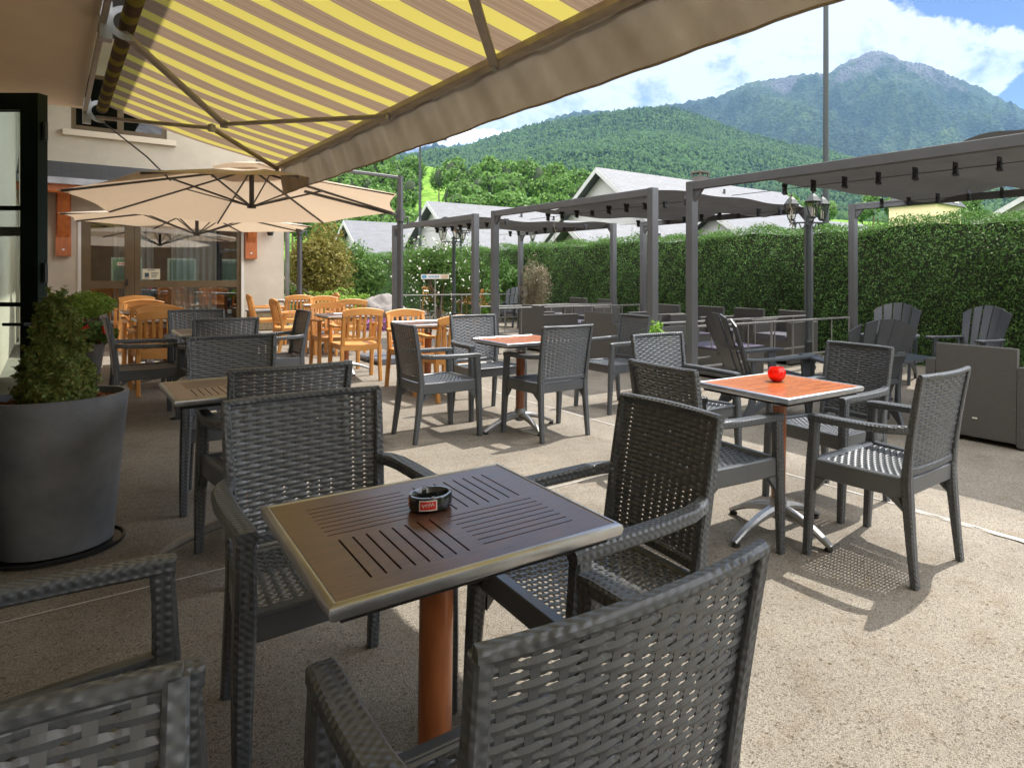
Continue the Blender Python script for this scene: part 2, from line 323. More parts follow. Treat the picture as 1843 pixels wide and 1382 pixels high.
def empty(name, loc=(0, 0, 0), deg=0, label=None, cat=None, group=None):
    o = bpy.data.objects.new(name, None); COL.objects.link(o); o.empty_display_size = .1
    o.location = loc; o.rotation_euler = (0, 0, R(deg)); return tag(o, label, cat, group)
def stand(o, x, y, deg, dz=0):            # stand a thing on the sloping terrace
    o.rotation_mode = 'XYZ'; m = Matrix.Translation((x, y, gz(x)+dz)) @ Matrix.Rotation(TL, 4, 'Y') @ Matrix.Rotation(R(deg), 4, 'Z')
    o.location = m.to_translation(); o.rotation_euler = m.to_euler(); return o
def dup(root, label, group=None):
    r = root.copy(); COL.objects.link(r); r['label'] = label
    if group: r['group'] = group
    for ch in root.children:
        c = ch.copy(); COL.objects.link(c); c.parent = r
        for g in ch.children:
            d = g.copy(); COL.objects.link(d); d.parent = c
    return r
def npmesh(name, v, f, m, parent=None, smooth=False, mats=None, mi=None):
    me = bpy.data.meshes.new(name); v = np.asarray(v, np.float32); f = np.asarray(f, np.int32)
    me.vertices.add(len(v)); me.vertices.foreach_set('co', v.ravel()); k = f.shape[1]
    me.loops.add(f.size); me.loops.foreach_set('vertex_index', f.ravel()); me.polygons.add(len(f))
    me.polygons.foreach_set('loop_start', np.arange(len(f), dtype=np.int32)*k); me.polygons.foreach_set('loop_total', np.full(len(f), k, np.int32))
    for q in (mats or [m]): me.materials.append(M[q] if isinstance(q, str) else q)
    if mi is not None: me.polygons.foreach_set('material_index', mi.astype(np.int32))
    me.update(calc_edges=True)
    if smooth: me.shade_smooth()
    o = bpy.data.objects.new(name, me); COL.objects.link(o); o.parent = parent; return o
def leaves(pts, nrm, size, rng, aspect=.5, jitter=.8, var=.35):
    n = len(pts); d = rng.normal(size=(n, 3)); nn = nrm+jitter*rng.normal(size=(n, 3)); nn /= np.linalg.norm(nn, axis=1)[:, None]+1e-9
    t = np.cross(nn, d); t /= np.linalg.norm(t, axis=1)[:, None]+1e-9; b = np.cross(nn, t)
    s = (size*(1+var*rng.normal(size=n)).clip(.3, 2))[:, None]
    q = np.stack([pts-t*s*.5, pts+b*s*aspect*.5, pts+t*s*.5, pts-b*s*aspect*.5], 1).reshape(-1, 3)
    return q, np.arange(n*4).reshape(-1, 4)
def foliage(name, pts, nrm, size, m, parent=None, seed=1, aspect=.5, jitter=.8):
    v, f = leaves(np.asarray(pts, float), np.asarray(nrm, float), size, np.random.default_rng(seed), aspect, jitter); return npmesh(name, v, f, m, parent)
def shell(c, rad, n, rng, k=.25, lump=.15, freq=3.):
    d = rng.normal(size=(n, 3)); d /= np.linalg.norm(d, axis=1)[:, None]
    ph = rng.uniform(0, 6.3, 6); l = 1+lump*(np.sin(d[:, 0]*freq+ph[0])*np.sin(d[:, 1]*freq*1.3+ph[1])+np.sin(d[:, 2]*freq*1.7+ph[2])*np.sin(d[:, 0]*freq*2.1+ph[3]))
    r = (1-k*rng.random(n)**1.5)*l; return np.asarray(c)+d*np.asarray(rad)*r[:, None], d
# ---------------------------------------------------------------- ground, terrace
m = MB()
m.add([(-9000, -9000, -.5), (9000, -9000, -.5), (9000, 9000, -.5), (-9000, 9000, -.5)], [(0, 1, 2, 3)]); tag(m.build('ground', 'grass'), kind='structure')
cs = [P(-7, -.5), P(-7, 9.6), P(23, 9.6), P(23, -.5)]
m = MB(); m.add([(p.x, p.y, gz(p.x)) for p in cs]+[(p.x, p.y, -.6) for p in cs], [(0, 3, 2, 1)[::-1], (0, 1, 5, 4), (1, 2, 6, 5), (2, 3, 7, 6), (3, 0, 4, 7)])
tag(m.build('terrace', 'terrace'), kind='structure')
def strip(pa, pb, w, name, mt, dz=.004):
    d = (pb-pa); s = Vector((-d.y, d.x, 0)).normalized()*w/2; m = MB()
    vs = [pa-s, pb-s, pb+s, pa+s]; m.add([(q.x, q.y, gz(q.x)+dz) for q in vs], [(0, 1, 2, 3)]); return tag(m.build(name, mt), kind='structure')
strip(P(3.34, -.45), P(3.34, 3.5), .010, 'terrace_joint', 'joint'); strip(P(-1, 3.53), P(9, 3.53), .010, 'terrace_joint', 'joint')
# worn white paint along the joint at the right
rng = random.Random(4); m = MB()
for i in range(26):
    u0 = 1.75-i*.05; w = .002+.022*max(0, min(1, (i-7)/9))*rng.uniform(.6, 1.1); a, b = P(u0, 3.50-w+rng.uniform(-.006, .006)), P(u0, 3.50+w)
    m.v += [(a.x, a.y, gz(a.x)+.008), (b.x, b.y, gz(b.x)+.008)]
m.f += [(2*i, 2*i+2, 2*i+3, 2*i+1) for i in range(25)]
tag(m.build('worn_paint_line', 'white'), kind='structure')
rl = np.random.default_rng(77); uu = rl.uniform(.3, 9, 260); vv = rl.uniform(-.35, 5, 260); xx = uu*Ux+vv*Vx; yy = uu*Uy+vv*Vy
tag(foliage('fallen_leaves', np.stack([xx, yy, gz(xx)+.004], 1), np.tile((0, 0, 1.), (260, 1)), .016, 'leaf_dry', None, 78, .5, .12), 'tiny dry leaves and grit strewn over the paving', 'leaf litter', kind='stuff')
# ---------------------------------------------------------------- rattan armchair
def ribbon(mb, S, nc, nr, seg=6, A=.0018, T=.0027, pinch=.36, ex=14):
    # basket weave on surface S(s,w)->(point, normal); nc columns, nr rows
    for j in range(nr):
        w0 = (j+.5)/nr; hh = .55/nr; sg = 1 if j % 2 else -1; n = nc*seg; vs = []
        for i in range(n+1):
            x = i/seg; s = x/nc; off = A*math.sin(math.pi*x)*sg; h = hh*(1-pinch*abs(math.cos(math.pi*x))**ex)
            if i in (0, n): off = 0
            for dw, dn in ((-h, 0), (0, T), (h, 0), (0, -T)):
                p, q = S(s, w0+dw); vs.append(p+q*(off+dn))
        fs = [(i*4+k, i*4+(k+1) % 4, i*4+4+(k+1) % 4, i*4+4+k) for i in range(n) for k in range(4)]
        mb.add(vs, fs)
    for i in range(nc):                       # upright strands
        c = (i+.5)/nc; hw = .17/nc; vs = []
        for j in range(9):
            w = j/8
            for ds, dn in ((-hw, .0012), (hw, .0012), (hw, -.0012), (-hw, -.0012)):
                p, q = S(c+ds, w); vs.append(p+q*dn)
        mb.add(vs, [(j*4+k, j*4+(k+1) % 4, j*4+4+(k+1) % 4, j*4+4+k) for j in range(8) for k in range(4)])
def by(w, s): return -.192-.062*w**1.3-.026*(1-s*s)*(.5+.5*w)
def bx(w): return .205+.014*w
def make_rattan():
    root = empty('rattan_armchair', label='x', cat='chair')
    for sx in (-1, 1):
        MB().sweep([(sx*.263, .262, 0), (sx*.262, .252, .22), (sx*.258, .243, .40), (sx*.257, .240, .46)], [(.034, .036), (.042, .042), (.048, .05), (.048, .05)]).build('leg', 'rattan_frame', root, 'auto')
        MB().sweep([(sx*.212, -.236, 0), (sx*.209, -.214, .18), (sx*.205, -.196, .36), (sx*.204, -.190, .45)], [(.034, .032), (.038, .038), (.042, .046), (.042, .046)]).build('leg', 'rattan_frame', root, 'auto')
    for sx in (-1, 1):
        a = MB(); a.sweep([(sx*.257, .240, .46), (sx*.257, .236, .56), (sx*.256, .233, .60)], [(.047, .048), (.045, .044), (.045, .044)])
        a.sweep([(sx*.256, .256, .632), (sx*.257, .215, .636), (sx*.260, .10, .638), (sx*.259, -.02, .640), (sx*.252, -.12, .644), (sx*.236, -.17, .648), (sx*.214, -.205, .650)], [(.046, .034), (.048, .036), (.05, .034), (.05, .034), (.048, .034), (.044, .034), (.03, .034)])
        a.sweep([(sx*.256, .232, .598), (sx*.256, .232, .621)], [(.045, .043), (.0455, .044)]); a.build('armrest', 'rattan_frame', root, 'auto')
    b = MB()
    for sx in (-1, 1):
        b.sweep([(sx*(bx(w)+.004), by(w, 1), .44+.435*w) for w in (0, .12, .3, .5, .7, .88, 1)], [(.034, .046), (.032, .040), (.029, .036), (.027, .034), (.025, .032), (.023, .030), (.022, .028)])
    b.sweep([(s*bx(1)*1.045, by(1, s), .876) for s in np.linspace(-1, 1, 13)], (.020, .026), side=(0, 0, 1), ch=.3)
    b.sweep([(s*bx(0), by(0, s), .468) for s in np.linspace(-1, 1, 9)], (.03, .022), side=(0, 0, 1)); bk = b.build('backrest', 'rattan_frame', root, 'auto'); b = MB()
    def SB(s, w):
        s2 = 2*s-1; W_ = .06+.935*w; x = s2*(bx(W_)-.006); d = .052*s2*(.5+.5*W_)/bx(W_)
        n = Vector((-d, 1, .14)).normalized(); return Vector((x, by(W_, s2), .44+.435*W_-.003)), n
    ribbon(b, SB, 12, 29); b.build('woven_panel', 'rattan', bk)
    s = MB()
    for y0, z0 in ((.228, .405),): s.sweep([(-.24, y0, z0), (.24, y0, z0)], (.075, .03), side=(0, 0, 1))
    s.sweep([(-.19, -.188, .405), (.19, -.188, .405)], (.075, .03), side=(0, 0, 1))
    for sx in (-1, 1):
        s.sweep([(sx*.252, .225, .408), (sx*.238, .06, .405), (sx*.218, -.10, .403), (sx*.207, -.18, .403)], (.028, .085))
        s.add([(sx*.266, .22, .366), (sx*.266, .17, .366), (sx*.266, .222, .30), (sx*.240, .22, .366), (sx*.240, .17, .366), (sx*.240, .222, .30)], [(0, 1, 2), (3, 5, 4), (0, 3, 4, 1), (1, 4, 5, 2), (2, 5, 3, 0)])
        s.add([(sx*.218, -.16, .364), (sx*.222, -.10, .364), (sx*.218, -.185, .30), (sx*.192, -.16, .364), (sx*.196, -.10, .364), (sx*.192, -.185, .30)], [(0, 1, 2), (3, 5, 4), (0, 3, 4, 1), (1, 4, 5, 2), (2, 5, 3, 0)])
    def SS(a, w):
        x = (2*a-1)*(.197+.042*w); y = -.178+.398*w; z = .440-.012*math.sin(math.pi*w)*math.sin(math.pi*a)-.006
        return Vector((x, y, z)), Vector((0, 0, 1))
    ribbon(s, SS, 16, 24, seg=4, A=.0026, T=.0018, pinch=.62, ex=3)
    s.sweep([(-.245, .236, .440), (.245, .236, .440)], (.030, .014), side=(0, 1, 0)); s.build('seat', 'rattan', root)
    return root
rat = make_rattan()
CH_ = [  # x, y, facing, label, group
 (1.07, 3.05, 42, 'sunlit dark rattan armchair at right of the table with red bowl, its back to us', 'table with the red bowl'),
 (.21, 3.11, -51, 'dark rattan armchair with its back left of the red bowl table, facing right', 0),
 (1.01, 3.83, 128, 'dark rattan armchair behind the red bowl table, between it and the low garden table', 0),
 (.17, 4.33, -138, 'dark rattan armchair next to the pergola post, behind another, sunlit weave of backrest towards us', 0),
 (-1.76, 5.24, -48, 'dark rattan armchair left of the middle table, seen from the side facing right', 0),
 (-.86, 5.32, 42, 'dark rattan armchair in front of the middle table with its curved back to us', 0),
 (-1.57, 6.07, -138, 'dark rattan armchair beyond the middle table, in front of a wooden chair', 0),
 (-.41, 6.43, 132, 'dark rattan armchair right of the middle table, in front of the pinkish lounge chair back', 0),
 (-.97, 1.95, -138, 'large dark rattan armchair left of the table with the black ashtray, shaded, facing us', 0),
 (-.17, 1.88, 130, 'large dark rattan armchair right of the ashtray table with sun and shade on its seat', 0),
 (-.19, 1.04, 40, 'dark rattan armchair in front, pierced back to us, cut off at bottom edge', 0),
 (-1.10, 1.10, -50, 'dark rattan armchair at lower left corner showing its armrest and front leg', 0),
 (-.485, .32, -138, 'dark rattan chair back cut off in the lower left corner, nearest of all', 0),
 (-1.70, 2.97, 41, 'dark rattan armchair behind the big shaded one, its back to us at the left table', 0),
 (-2.41, 3.80, -141, 'dark rattan armchair behind the left table, mirrored in its top', 0),
 (-3.71, 5.63, 42, 'rattan armchair with its back to us in front of the far left table', 0),
 (-4.37, 6.34, -138, 'rattan armchair behind the far left table, next to the stacked wooden chairs', 0),
 (-3.73, 6.46, 132, 'rattan armchair right of the far left table, seen from its side facing left', 0),
 (-4.39, 5.67, -48, 'rattan armchair left of the far left table, beside the topiary, facing right', 0)]
for i, (x, y, a, lb, g) in enumerate(CH_):
    o = rat if i == 0 else dup(rat, lb)
    o['label'] = lb; o['group'] = 'dark rattan armchairs on the terrace'; stand(o, x, y, a)
# ---------------------------------------------------------------- square tables
def make_table(top):
    root = empty('bistro_table', label='x', cat='table')
    h = .29; g = MB(); g.box(-h+.02, h-.02, -h+.02, h-.02, .700, .7345)
    b = MB(); z0, z1 = .7348, .7405; A = .279; b_ = .048
    b.box(-A, A, A-b_, A, z0, z1); b.box(-A, A, -A, -A+b_, z0, z1); b.box(-A, -A+b_, -A+b_, A-b_, z0, z1); b.box(A-b_, A, -A+b_, A-b_, z0, z1)
    I = A-b_; c = .017
    for qx in (0, 1):
        for qy in (0, 1):
            x0, x1 = (-I, 0) if qx == 0 else (0, I); y0, y1 = (-I, 0) if qy == 0 else (0, I)
            n = 8; e = .011 
            if (qx+qy) % 2 == 0:   # slots run along y
                b.box(x0, x1, y0, y0+e, z0, z1); b.box(x0, x1, y1-e, y1, z0, z1); ww = (x1-x0); gp = .0042; bw = (ww-n*gp)/(n+1)
                for k in range(n+1): xx = x0+k*(bw+gp); b.box(xx, xx+bw, y0+e, y1-e, z0, z1)
            else:
                b.box(x0, x0+e, y0, y1, z0, z1); b.box(x1-e, x1, y0, y1, z0, z1); ww = (y1-y0); gp = .0042; bw = (ww-n*gp)/(n+1)
                for k in range(n+1): yy = y0+k*(bw+gp); b.box(x0+e, x1-e, yy, yy+bw, z0, z1)
    b.build('tabletop', top, root)
    g.build('underside', 'groove', root)
    e = MB(); r = [(-h, -h), (h, -h), (h, h), (-h, h)]
    prof = [(.279-h, .7395), (.279-h+.003, .7425), (-.004, .7425), (.003, .738), (.005, .730), (.002, .718), (-.006, .712), (-.016, .712)]
    vs = []
    for (x, y) in r:
        sx, sy = (1 if x > 0 else -1), (1 if y > 0 else -1)
        for d, z in prof: vs.append((x+sx*d, y+sy*d, z))
    n = len(prof); e.add(vs, [(i*n+k, ((i+1) % 4)*n+k, ((i+1) % 4)*n+k+1, i*n+k+1) for i in range(4) for k in range(n-1)]); e.build('edge_trim', 'alu', root, 'auto')
    MB().lathe([(.036, .17), (.036, .64)], n=28).build('column', 'pedestal', root, 'auto')
    MB().lathe([(.042, .64), (.042, .655), (.036, .66), (.036, .70)], n=24).build('collar', 'alu', root, 'auto')
    f = MB(); f.lathe([(.03, .07), (.044, .08), (.046, .13), (.042, .165), (.0385, .17), (.0385, .172)], n=24)
    for k in range(4):
        a = k*math.pi/2+.0; c_, s_ = math.cos(a), math.sin(a); pts = []; sz = []
        for q in np.linspace(0, 1, 9):
            d = .03+.29*q; z = .115-.095*q**1.7; pts.append((c_*d, s_*d, z)); sz.append((.058-.020*q, .05-.03*q))
        f.sweep(pts, sz, side=(-s_, c_, 0), ch=.3)
    f.build('base', 'cast', root, 'auto')
    for k in range(4):
        a = k*math.pi/2; MB().lathe([(.019, 0), (.021, .006), (.018, .012)], c=(math.cos(a)*.305, math.sin(a)*.305, 0), n=14).build('foot', 'rubber', root)
    return root
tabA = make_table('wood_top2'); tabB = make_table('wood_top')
def utab(u, v, a, lb, src, first):
    p = P(u, v); o = src if first else dup(src, lb); o['label'] = lb; o['group'] = 'square bistro tables'; stand(o, p.x, p.y, a); return o
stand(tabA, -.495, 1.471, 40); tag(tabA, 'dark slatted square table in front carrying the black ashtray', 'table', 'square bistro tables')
stand(tabB, .614, 3.337, 39.8); tag(tabB, 'orange-brown square table carrying the red candle bowl', 'table', 'square bistro tables')
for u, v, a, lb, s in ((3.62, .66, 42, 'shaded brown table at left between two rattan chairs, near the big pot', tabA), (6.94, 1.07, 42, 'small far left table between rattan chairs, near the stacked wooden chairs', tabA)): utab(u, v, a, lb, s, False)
o = dup(tabB, 'reddish square table in the middle between four rattan armchairs'); stand(o, -1.125, 5.466, 42.4)
for u, v, lb in ((8.78, 2.73, 'square table behind the single backlit wooden chair'), (6.95, 3.0, 'square table among wooden chairs left of the rattan middle group'), (11.35, 3.25, 'square table in the middle of the wooden chair cluster under the parasol'),
              (13.5, 3.35, 'farthest square table of the wooden cluster, beside the low shrubs'), (8.98, .93, 'table tucked between the stacked looking wooden chairs, nearer one'), (10.7, .93, 'table between the wooden chairs at left, closest to the glass front'), (16.9+1.9, 8.35, 'far table beyond the railing between two wooden chairs')):
    utab(u, v, 42.4, lb, tabA, False)
# ashtray & candle bowl
def on_table(px, py): return G(px, py, .742)
p = on_table(775, 912); ash = empty('ashtray', (p.x, p.y, p.z+.001), -8, 'black round ashtray with red label on the dark front table', 'ashtray')
m = MB(); m.lathe([(.043, 0), (.0455, .003), (.047, .012), (.047, .030), (.0455, .033), (.041, .033), (.039, .030), (.037, .010), (.0, .009)], n=48); m.build('bowl', mat('black melamine', (.012, .014, .012), .12, coat=.6), ash, 'auto')
for k in range(4):
    a = .6+k*math.pi/2; c, s = math.cos(a), math.sin(a); MB().box(-.004, .004, -.003, .003, 0, .0022).build('cigarette_notch', 'cast', ash).matrix_local = Matrix.Translation((c*.043, s*.043, .0325)) @ Matrix.Rotation(a, 4, 'Z')
def arc_patch(a0, a1, z0, z1, r): return MB().grid(lambda s, t: (r*math.cos(a0+(a1-a0)*s), r*math.sin(a0+(a1-a0)*s), z0+(z1-z0)*t), 10, 1)
for ac in (-70, -158, 60):
    lb = arc_patch(R(ac-24), R(ac+24), .0055, .0285, .0474).build('printed_label', 'white', ash); arc_patch(R(ac-21), R(ac+21), .008, .026, .0477).build('red_field', 'red', lb)
    k = MB(); rr = random.Random(3); pts = []
    for i in range(15): a = R(ac-16+i*2.3); pts.append((.0482*math.cos(a), .0482*math.sin(a), .017+.005*math.sin(i*2.2)+.001*i/5))
    k.tube(pts, .0008, 5); k.build('script_lettering', 'white', lb)
p = on_table(1398, 686); cb = empty('candle_bowl', (p.x, p.y, p.z+.001), 0, 'round red glass candle bowl on the orange-brown table', 'candle holder')
m = MB(); pr = [(.026, 0)]+[(.047*math.sin(q), .040-.044*math.cos(q)) for q in np.linspace(.62, 2.25, 14)]+[(.0355, .0705), (.0335, .0705)]+[(.043*math.sin(q), .041-.041*math.cos(q)) for q in np.linspace(2.2, .5, 10)]; m.lathe(pr, n=40); m.build('bowl', 'red_glass', cb, True)
MB().lathe([(.033, .012), (.036, .03), (.0, .031)], n=24).build('candle', mat('wax', (.7, .06, .03), .5), cb)
# ---------------------------------------------------------------- honey coloured slatted armchairs
def make_wood():
    root = empty('slatted_armchair', label='x', cat='chair')
    H = .86
    for sx in (-1, 1):
        MB().sweep([(sx*.235, .235, 0), (sx*.235, .225, .42)], [(.040, .042), (.046, .05)]).build('leg', 'orange', root, 'auto')
        MB().sweep([(sx*.205, -.27, 0), (sx*.205, -.225, .25), (sx*.205, -.205, .42)], [(.038, .04), (.040, .045), (.042, .05)]).build('leg', 'orange', root, 'auto')
    for sx in (-1, 1):
        a = MB(); a.sweep([(sx*.235, .225, .42), (sx*.238, .215, .63)], [(.044, .048), (.04, .042)])
        a.sweep([(sx*.240, .255, .640), (sx*.248, .15, .650), (sx*.248, 0, .645), (sx*.240, -.12, .640), (sx*.212, -.215, .645)], [(.05, .024), (.06, .026), (.058, .026), (.05, .026), (.036, .026)]); a.build('armrest', 'orange', root, 'auto')
    b = MB(); yb = lambda z: -.205-.085*((z-.42)/.44)**1.2
    for sx in (-1, 1): b.sweep([(sx*.198, yb(z), z) for z in (.42, .55, .70, .80)], [(.044, .042)]*3+[(.042, .034)], ch=.2)
    n = 12; pts = []; sz = []
    for s in np.linspace(-1, 1, n+1): pts.append((s*.219, yb(.81)-.018*(1-s*s), .790+.030*(1-s*s))); sz.append((.088-.014*s*s, .03))
    b.sweep(pts, sz, side=(0, 0, 1))
    b.sweep([(-.18, yb(.5)-.004, .495), (0, yb(.5)-.02, .495), (.18, yb(.5)-.004, .495)], (.035, .022), side=(0, 0, 1))
    for k in range(6):
        x = -.15+.06*k; c = -.016*(1-(x/.2)**2); b.sweep([(x, yb(.5)+c, .505), (x, yb(.64)+c, .64), (x, yb(.77)+c, .775)], (.026, .013))
    b.build('backrest', 'orange', root, 'auto')
    s = MB(); s.grid(lambda a, w: ((2*a-1)*(.20+.035*w), -.21+.455*w, .437-.018*math.sin(math.pi*a)*(1-.3*w)), 10, 6)
    s.sweep([(-.22, .232, .405), (0, .25, .40), (.22, .232, .405)], (.065, .022), side=(0, 0, 1)); s.sweep([(-.19, -.215, .405), (0, -.235, .395), (.19, -.215, .405)], (.07, .022), side=(0, 0, 1))
    for sx in (-1, 1): s.sweep([(sx*.226, .22, .405), (sx*.202, -.2, .405)], (.022, .06))
    s.build('seat', 'orange', root, 'auto'); return root
wod = make_wood()
WD = [  # back-top u, v, facing
 (7.93, 2.65, 38, 'wooden slatted armchair, back to us, nearest of the central cluster'),
 (9.62, 2.75, -138, 'bright wooden armchair facing us behind the single backlit one'),
 (12.1, 3.40, -140, 'wooden armchair facing us at back of the cluster, pale top rail above others'),
 (10.6, 3.38, 40, 'wooden armchair turned away, behind the big backlit one and left of the boulder'),
 (12.7, 3.18, 44, 'wooden armchair turned away at left of the cluster, in front of the farthest table'),
 (13.6, 4.05, 130, 'wooden armchair half hidden under the low juniper bush'),
 (7.52, 2.97, -137, 'bright wooden armchair facing us, left of the dark rattan chairs in the middle'),
 (6.20, 3.00, 42, 'wooden armchair mostly hidden behind the sunlit woven chair back'),
 (13.1, .98, 42, 'rearmost wooden armchair of the left row, nearest the glass front'),
 (11.40, .92, -138, 'paler wooden armchair of the left row, second from the glass front'),
 (10.02, .90, 42, 'wooden armchair of the left row, third from the glass front'),
 (9.42, .91, -138, 'reddish wooden armchair of the left row, fourth from the glass front'),
 (8.33, .84, 42, 'wooden armchair at the front of the left row, slats showing beside a rattan chair'),
 (13.2, 2.50, -50, 'wooden armchair in profile against the rendered wall corner'),
 (11.1, 2.42, -46, 'wooden armchair in profile facing right, before the low flowering shrub'),
 (19.6, 8.5, -140, 'far wooden armchair beyond the railing in front of the flowering climber'),
 (17.9, 8.9, 40, 'far wooden armchair beyond the railing, turned away behind a pergola post'),
 (16.6, 8.9, 30, 'far wooden armchair beyond the railing, barely showing beside the dark fan-back chair')]
for i, (u, v, a, lb) in enumerate(WD):
    p = P(u, v); x = p.x-math.sin(R(a))*.29; y = p.y+math.cos(R(a))*.29
    o = wod if i == 0 else dup(wod, lb); o['label'] = lb; o['group'] = 'honey coloured slatted armchairs'; stand(o, x, y, a)
# ---------------------------------------------------------------- fan-back garden chairs, low table
def make_adir():
    root = empty('fan_back_chair', label='x', cat='chair')
    s = MB()
    for k in range(6):
        w0, w1 = k/6+.01, (k+1)/6-.012
        q = lambda w: (-.22+.50*w, .27+.12*w**1.2)
        y0, z0 = q(w0); y1, z1 = q(w1); s.hexa([(-.24, y0, z0-.02), (.24, y0, z0-.02), (.24, y1, z1-.02), (-.24, y1, z1-.02), (-.24, y0, z0), (.24, y0, z0), (.24, y1, z1), (-.24, y1, z1)])
    for sx in (-1, 1): s.sweep([(sx*.25, -.30, .10), (sx*.25, -.05, .25), (sx*.25, .30, .36)], [(.03, .06), (.03, .08), (.03, .06)])
    s.sweep([(-.25, .29, .36), (.25, .29, .36)], (.09, .025), side=(0, 0, 1)); s.build('seat', 'plastic_dark', root, 'auto')
    b = MB()
    for k in range(5):
        c = (k-2)/2
        def X(w, e): return c*(.17+.085*w)+e*(.0362+.0186*w)
        top = 1-.085*c*c; vs = []; n = 7
        for i in range(n):
            w = i/(n-1)*(1-.085*c*c); y = -.20-.27*w-.03*(1-(c)**2)
            zz = [.28+.68*(i/(n-1))*(1-.11*(X(w, e)/.255)**2) for e in (-1, 1)]
            vs += [(X(w, -1), y, zz[0]), (X(w, 1), y, zz[1]), (X(w, 1), y-.016, zz[1]), (X(w, -1), y-.016, zz[0])]
        b.add(vs, [(i*4+j, i*4+(j+1) % 4, i*4+4+(j+1) % 4, i*4+4+j) for i in range(n-1) for j in range(4)]+[(0, 3, 2, 1), ((n-1)*4, (n-1)*4+1, (n-1)*4+2, (n-1)*4+3)])
    for zz in (.42, .66): w = (zz-.28)/.68; b.sweep([(-.24-.03*w, -.20-.27*w-.018, zz), (0, -.20-.27*w-.058, zz), (.24+.03*w, -.20-.27*w-.018, zz)], (.04, .014), side=(0, 0, 1))
    b.build('backrest', 'plastic_dark', root, 'auto')
    for sx in (-1, 1):
        MB().sweep([(sx*.30, .38, .575), (sx*.305, .30, .58), (sx*.30, 0, .565), (sx*.285, -.22, .56), (sx*.25, -.33, .56)], [(.10, .022), (.115, .024), (.09, .024), (.07, .024), (.06, .024)]).build('armrest', 'plastic_dark', root, 'auto')
        MB().sweep([(sx*.275, .31, 0), (sx*.278, .27, .30), (sx*.285, .25, .57)], [(.035, .05), (.035, .07), (.035, .09)]).build('leg', 'plastic_dark', root, 'auto')
        MB().sweep([(sx*.25, -.37, 0), (sx*.25, -.27, .16), (sx*.262, -.25, .36), (sx*.27, -.27, .56)], [(.035, .05), (.035, .07), (.035, .05), (.03, .04)]).build('leg', 'plastic_dark', root, 'auto')
    return root
adi = make_adir()
for i, (x, y, a, lb) in enumerate(((2.95, 8.35, 150, 'fan-back garden chair below the pergola before the hedge, left of two'), (3.75, 7.95, 128, 'fan-back garden chair before the hedge, behind the woven lounge chair'), (.98, 6.05, -68, 'fan-back garden chair in profile facing right, by the railing'),
     (1.72, 5.75, 12, 'fan-back garden chair with its back to us behind a rattan armchair'), (-3.55, 15.9, 165, 'fan-back garden chair far off beyond the railing, in front of the dry shrub'))):
    o = adi if i == 0 else dup(adi, lb); o['label'] = lb; o['group'] = 'fan-back garden chairs'; stand(o, x, y, a)
lt = empty('low_garden_table', label='dark slatted low garden table with splayed legs among fan-back chairs', cat='table')
m = MB()
for k in range(6): m.sweep([(-.36+.144*k, -.36, .50), (-.36+.144*k, .36, .50)], (.13, .025))
m.sweep([(-.42, -.37, .49), (.42, -.37, .49)], (.05, .05)); m.sweep([(-.42, .37, .49), (.42, .37, .49)], (.05, .05)); m.build('tabletop', 'plastic_dark', lt, 'auto')
for sx in (-1, 1):
    for sy in (-1, 1): MB().sweep([(sx*.40, sy*.38, 0), (sx*.33, sy*.33, .25), (sx*.36, sy*.34, .48)], [(.05, .05), (.06, .06), (.09, .05)]).build('leg', 'plastic_dark', lt, 'auto')
stand(lt, 2.25, 6.55, 30)
# ---------------------------------------------------------------- woven lounge furniture
def make_lounge(w=.62):
    root = empty('woven_lounge_chair', label='x', cat='lounge chair'); h = w/2
    m = MB(); m.sweep([(-h, -.28, .40), (h, -.28, .40)], (.72, .05), side=(0, 0, 1), ch=.12); m.build('backrest', 'rattan_lounge', root, 'auto')
    for sx in (-1, 1):
        m = MB(); m.sweep([(sx*(h+.045), -.31, .32), (sx*(h+.045), .36, .32)], (.08, .60), ch=.06); m.build('armrest', 'rattan_lounge', root, 'auto')
        for sy in (-.27, .32): MB().box(sx*(h+.045)-.025, sx*(h+.045)+.025, sy-.025, sy+.025, 0, .03).build('foot', 'rubber', root)
    m = MB(); m.sweep([(0, -.25, .20), (0, .35, .20)], (w-.006, .28), ch=.04); m.build('seat', 'rattan_lounge', root, 'auto')
    m = MB(); m.sweep([(0, -.245, .385), (0, .35, .385)], (w-.02, .085), ch=.3); m.build('cushion', mat('seat cushion', (.10, .10, .12), .9, noise=5), root, 'auto')
    return root
lou = make_lounge()
LO = [(2.73, 5.42, -48, 'brown-grey woven lounge chair at right edge, high flat back to us, small white care label'),
 (-.58, 9.35, -48, 'pinkish-brown back of a woven lounge chair inside the middle pergola, behind a rattan chair'),
 (-1.85, 11.2, -48, 'woven lounge chair with broad back to us between the two left pergola posts'),
 (.0, 11.75, 132, 'woven lounge chair facing us at back of the middle pergola, farthest left'),
 (.72, 11.2, 132, 'woven lounge chair facing us at back of the middle pergola, second from left'),
 (1.32, 10.7, 132, 'woven lounge chair facing us at back of middle pergola, second from the lamp post'),
 (1.95, 10.1, 132, 'woven lounge chair facing us at back of middle pergola, nearest the lamp post'),
 (-1.95, 14.6, 132, 'woven lounge chair facing us in the left pergola, left of two before the hedge'),
 (-1.25, 13.9, 132, 'woven lounge chair facing us in the left pergola, right of two before the hedge'),
 (.05, 9.0, -48, 'woven lounge chair behind the sunlit rattan backrest, between two pergola posts')]
for i, (x, y, a, lb) in enumerate(LO):
    o = lou if i == 0 else dup(lou, lb); o['label'] = lb; o['group'] = 'woven lounge chairs'; stand(o, x, y, a)
cl = MB().box(-.012, .026, -.3085, -.3062, .185, .198).build('care_label', 'white', None); cl.parent = None
cl2 = cl; cl2.parent = lou
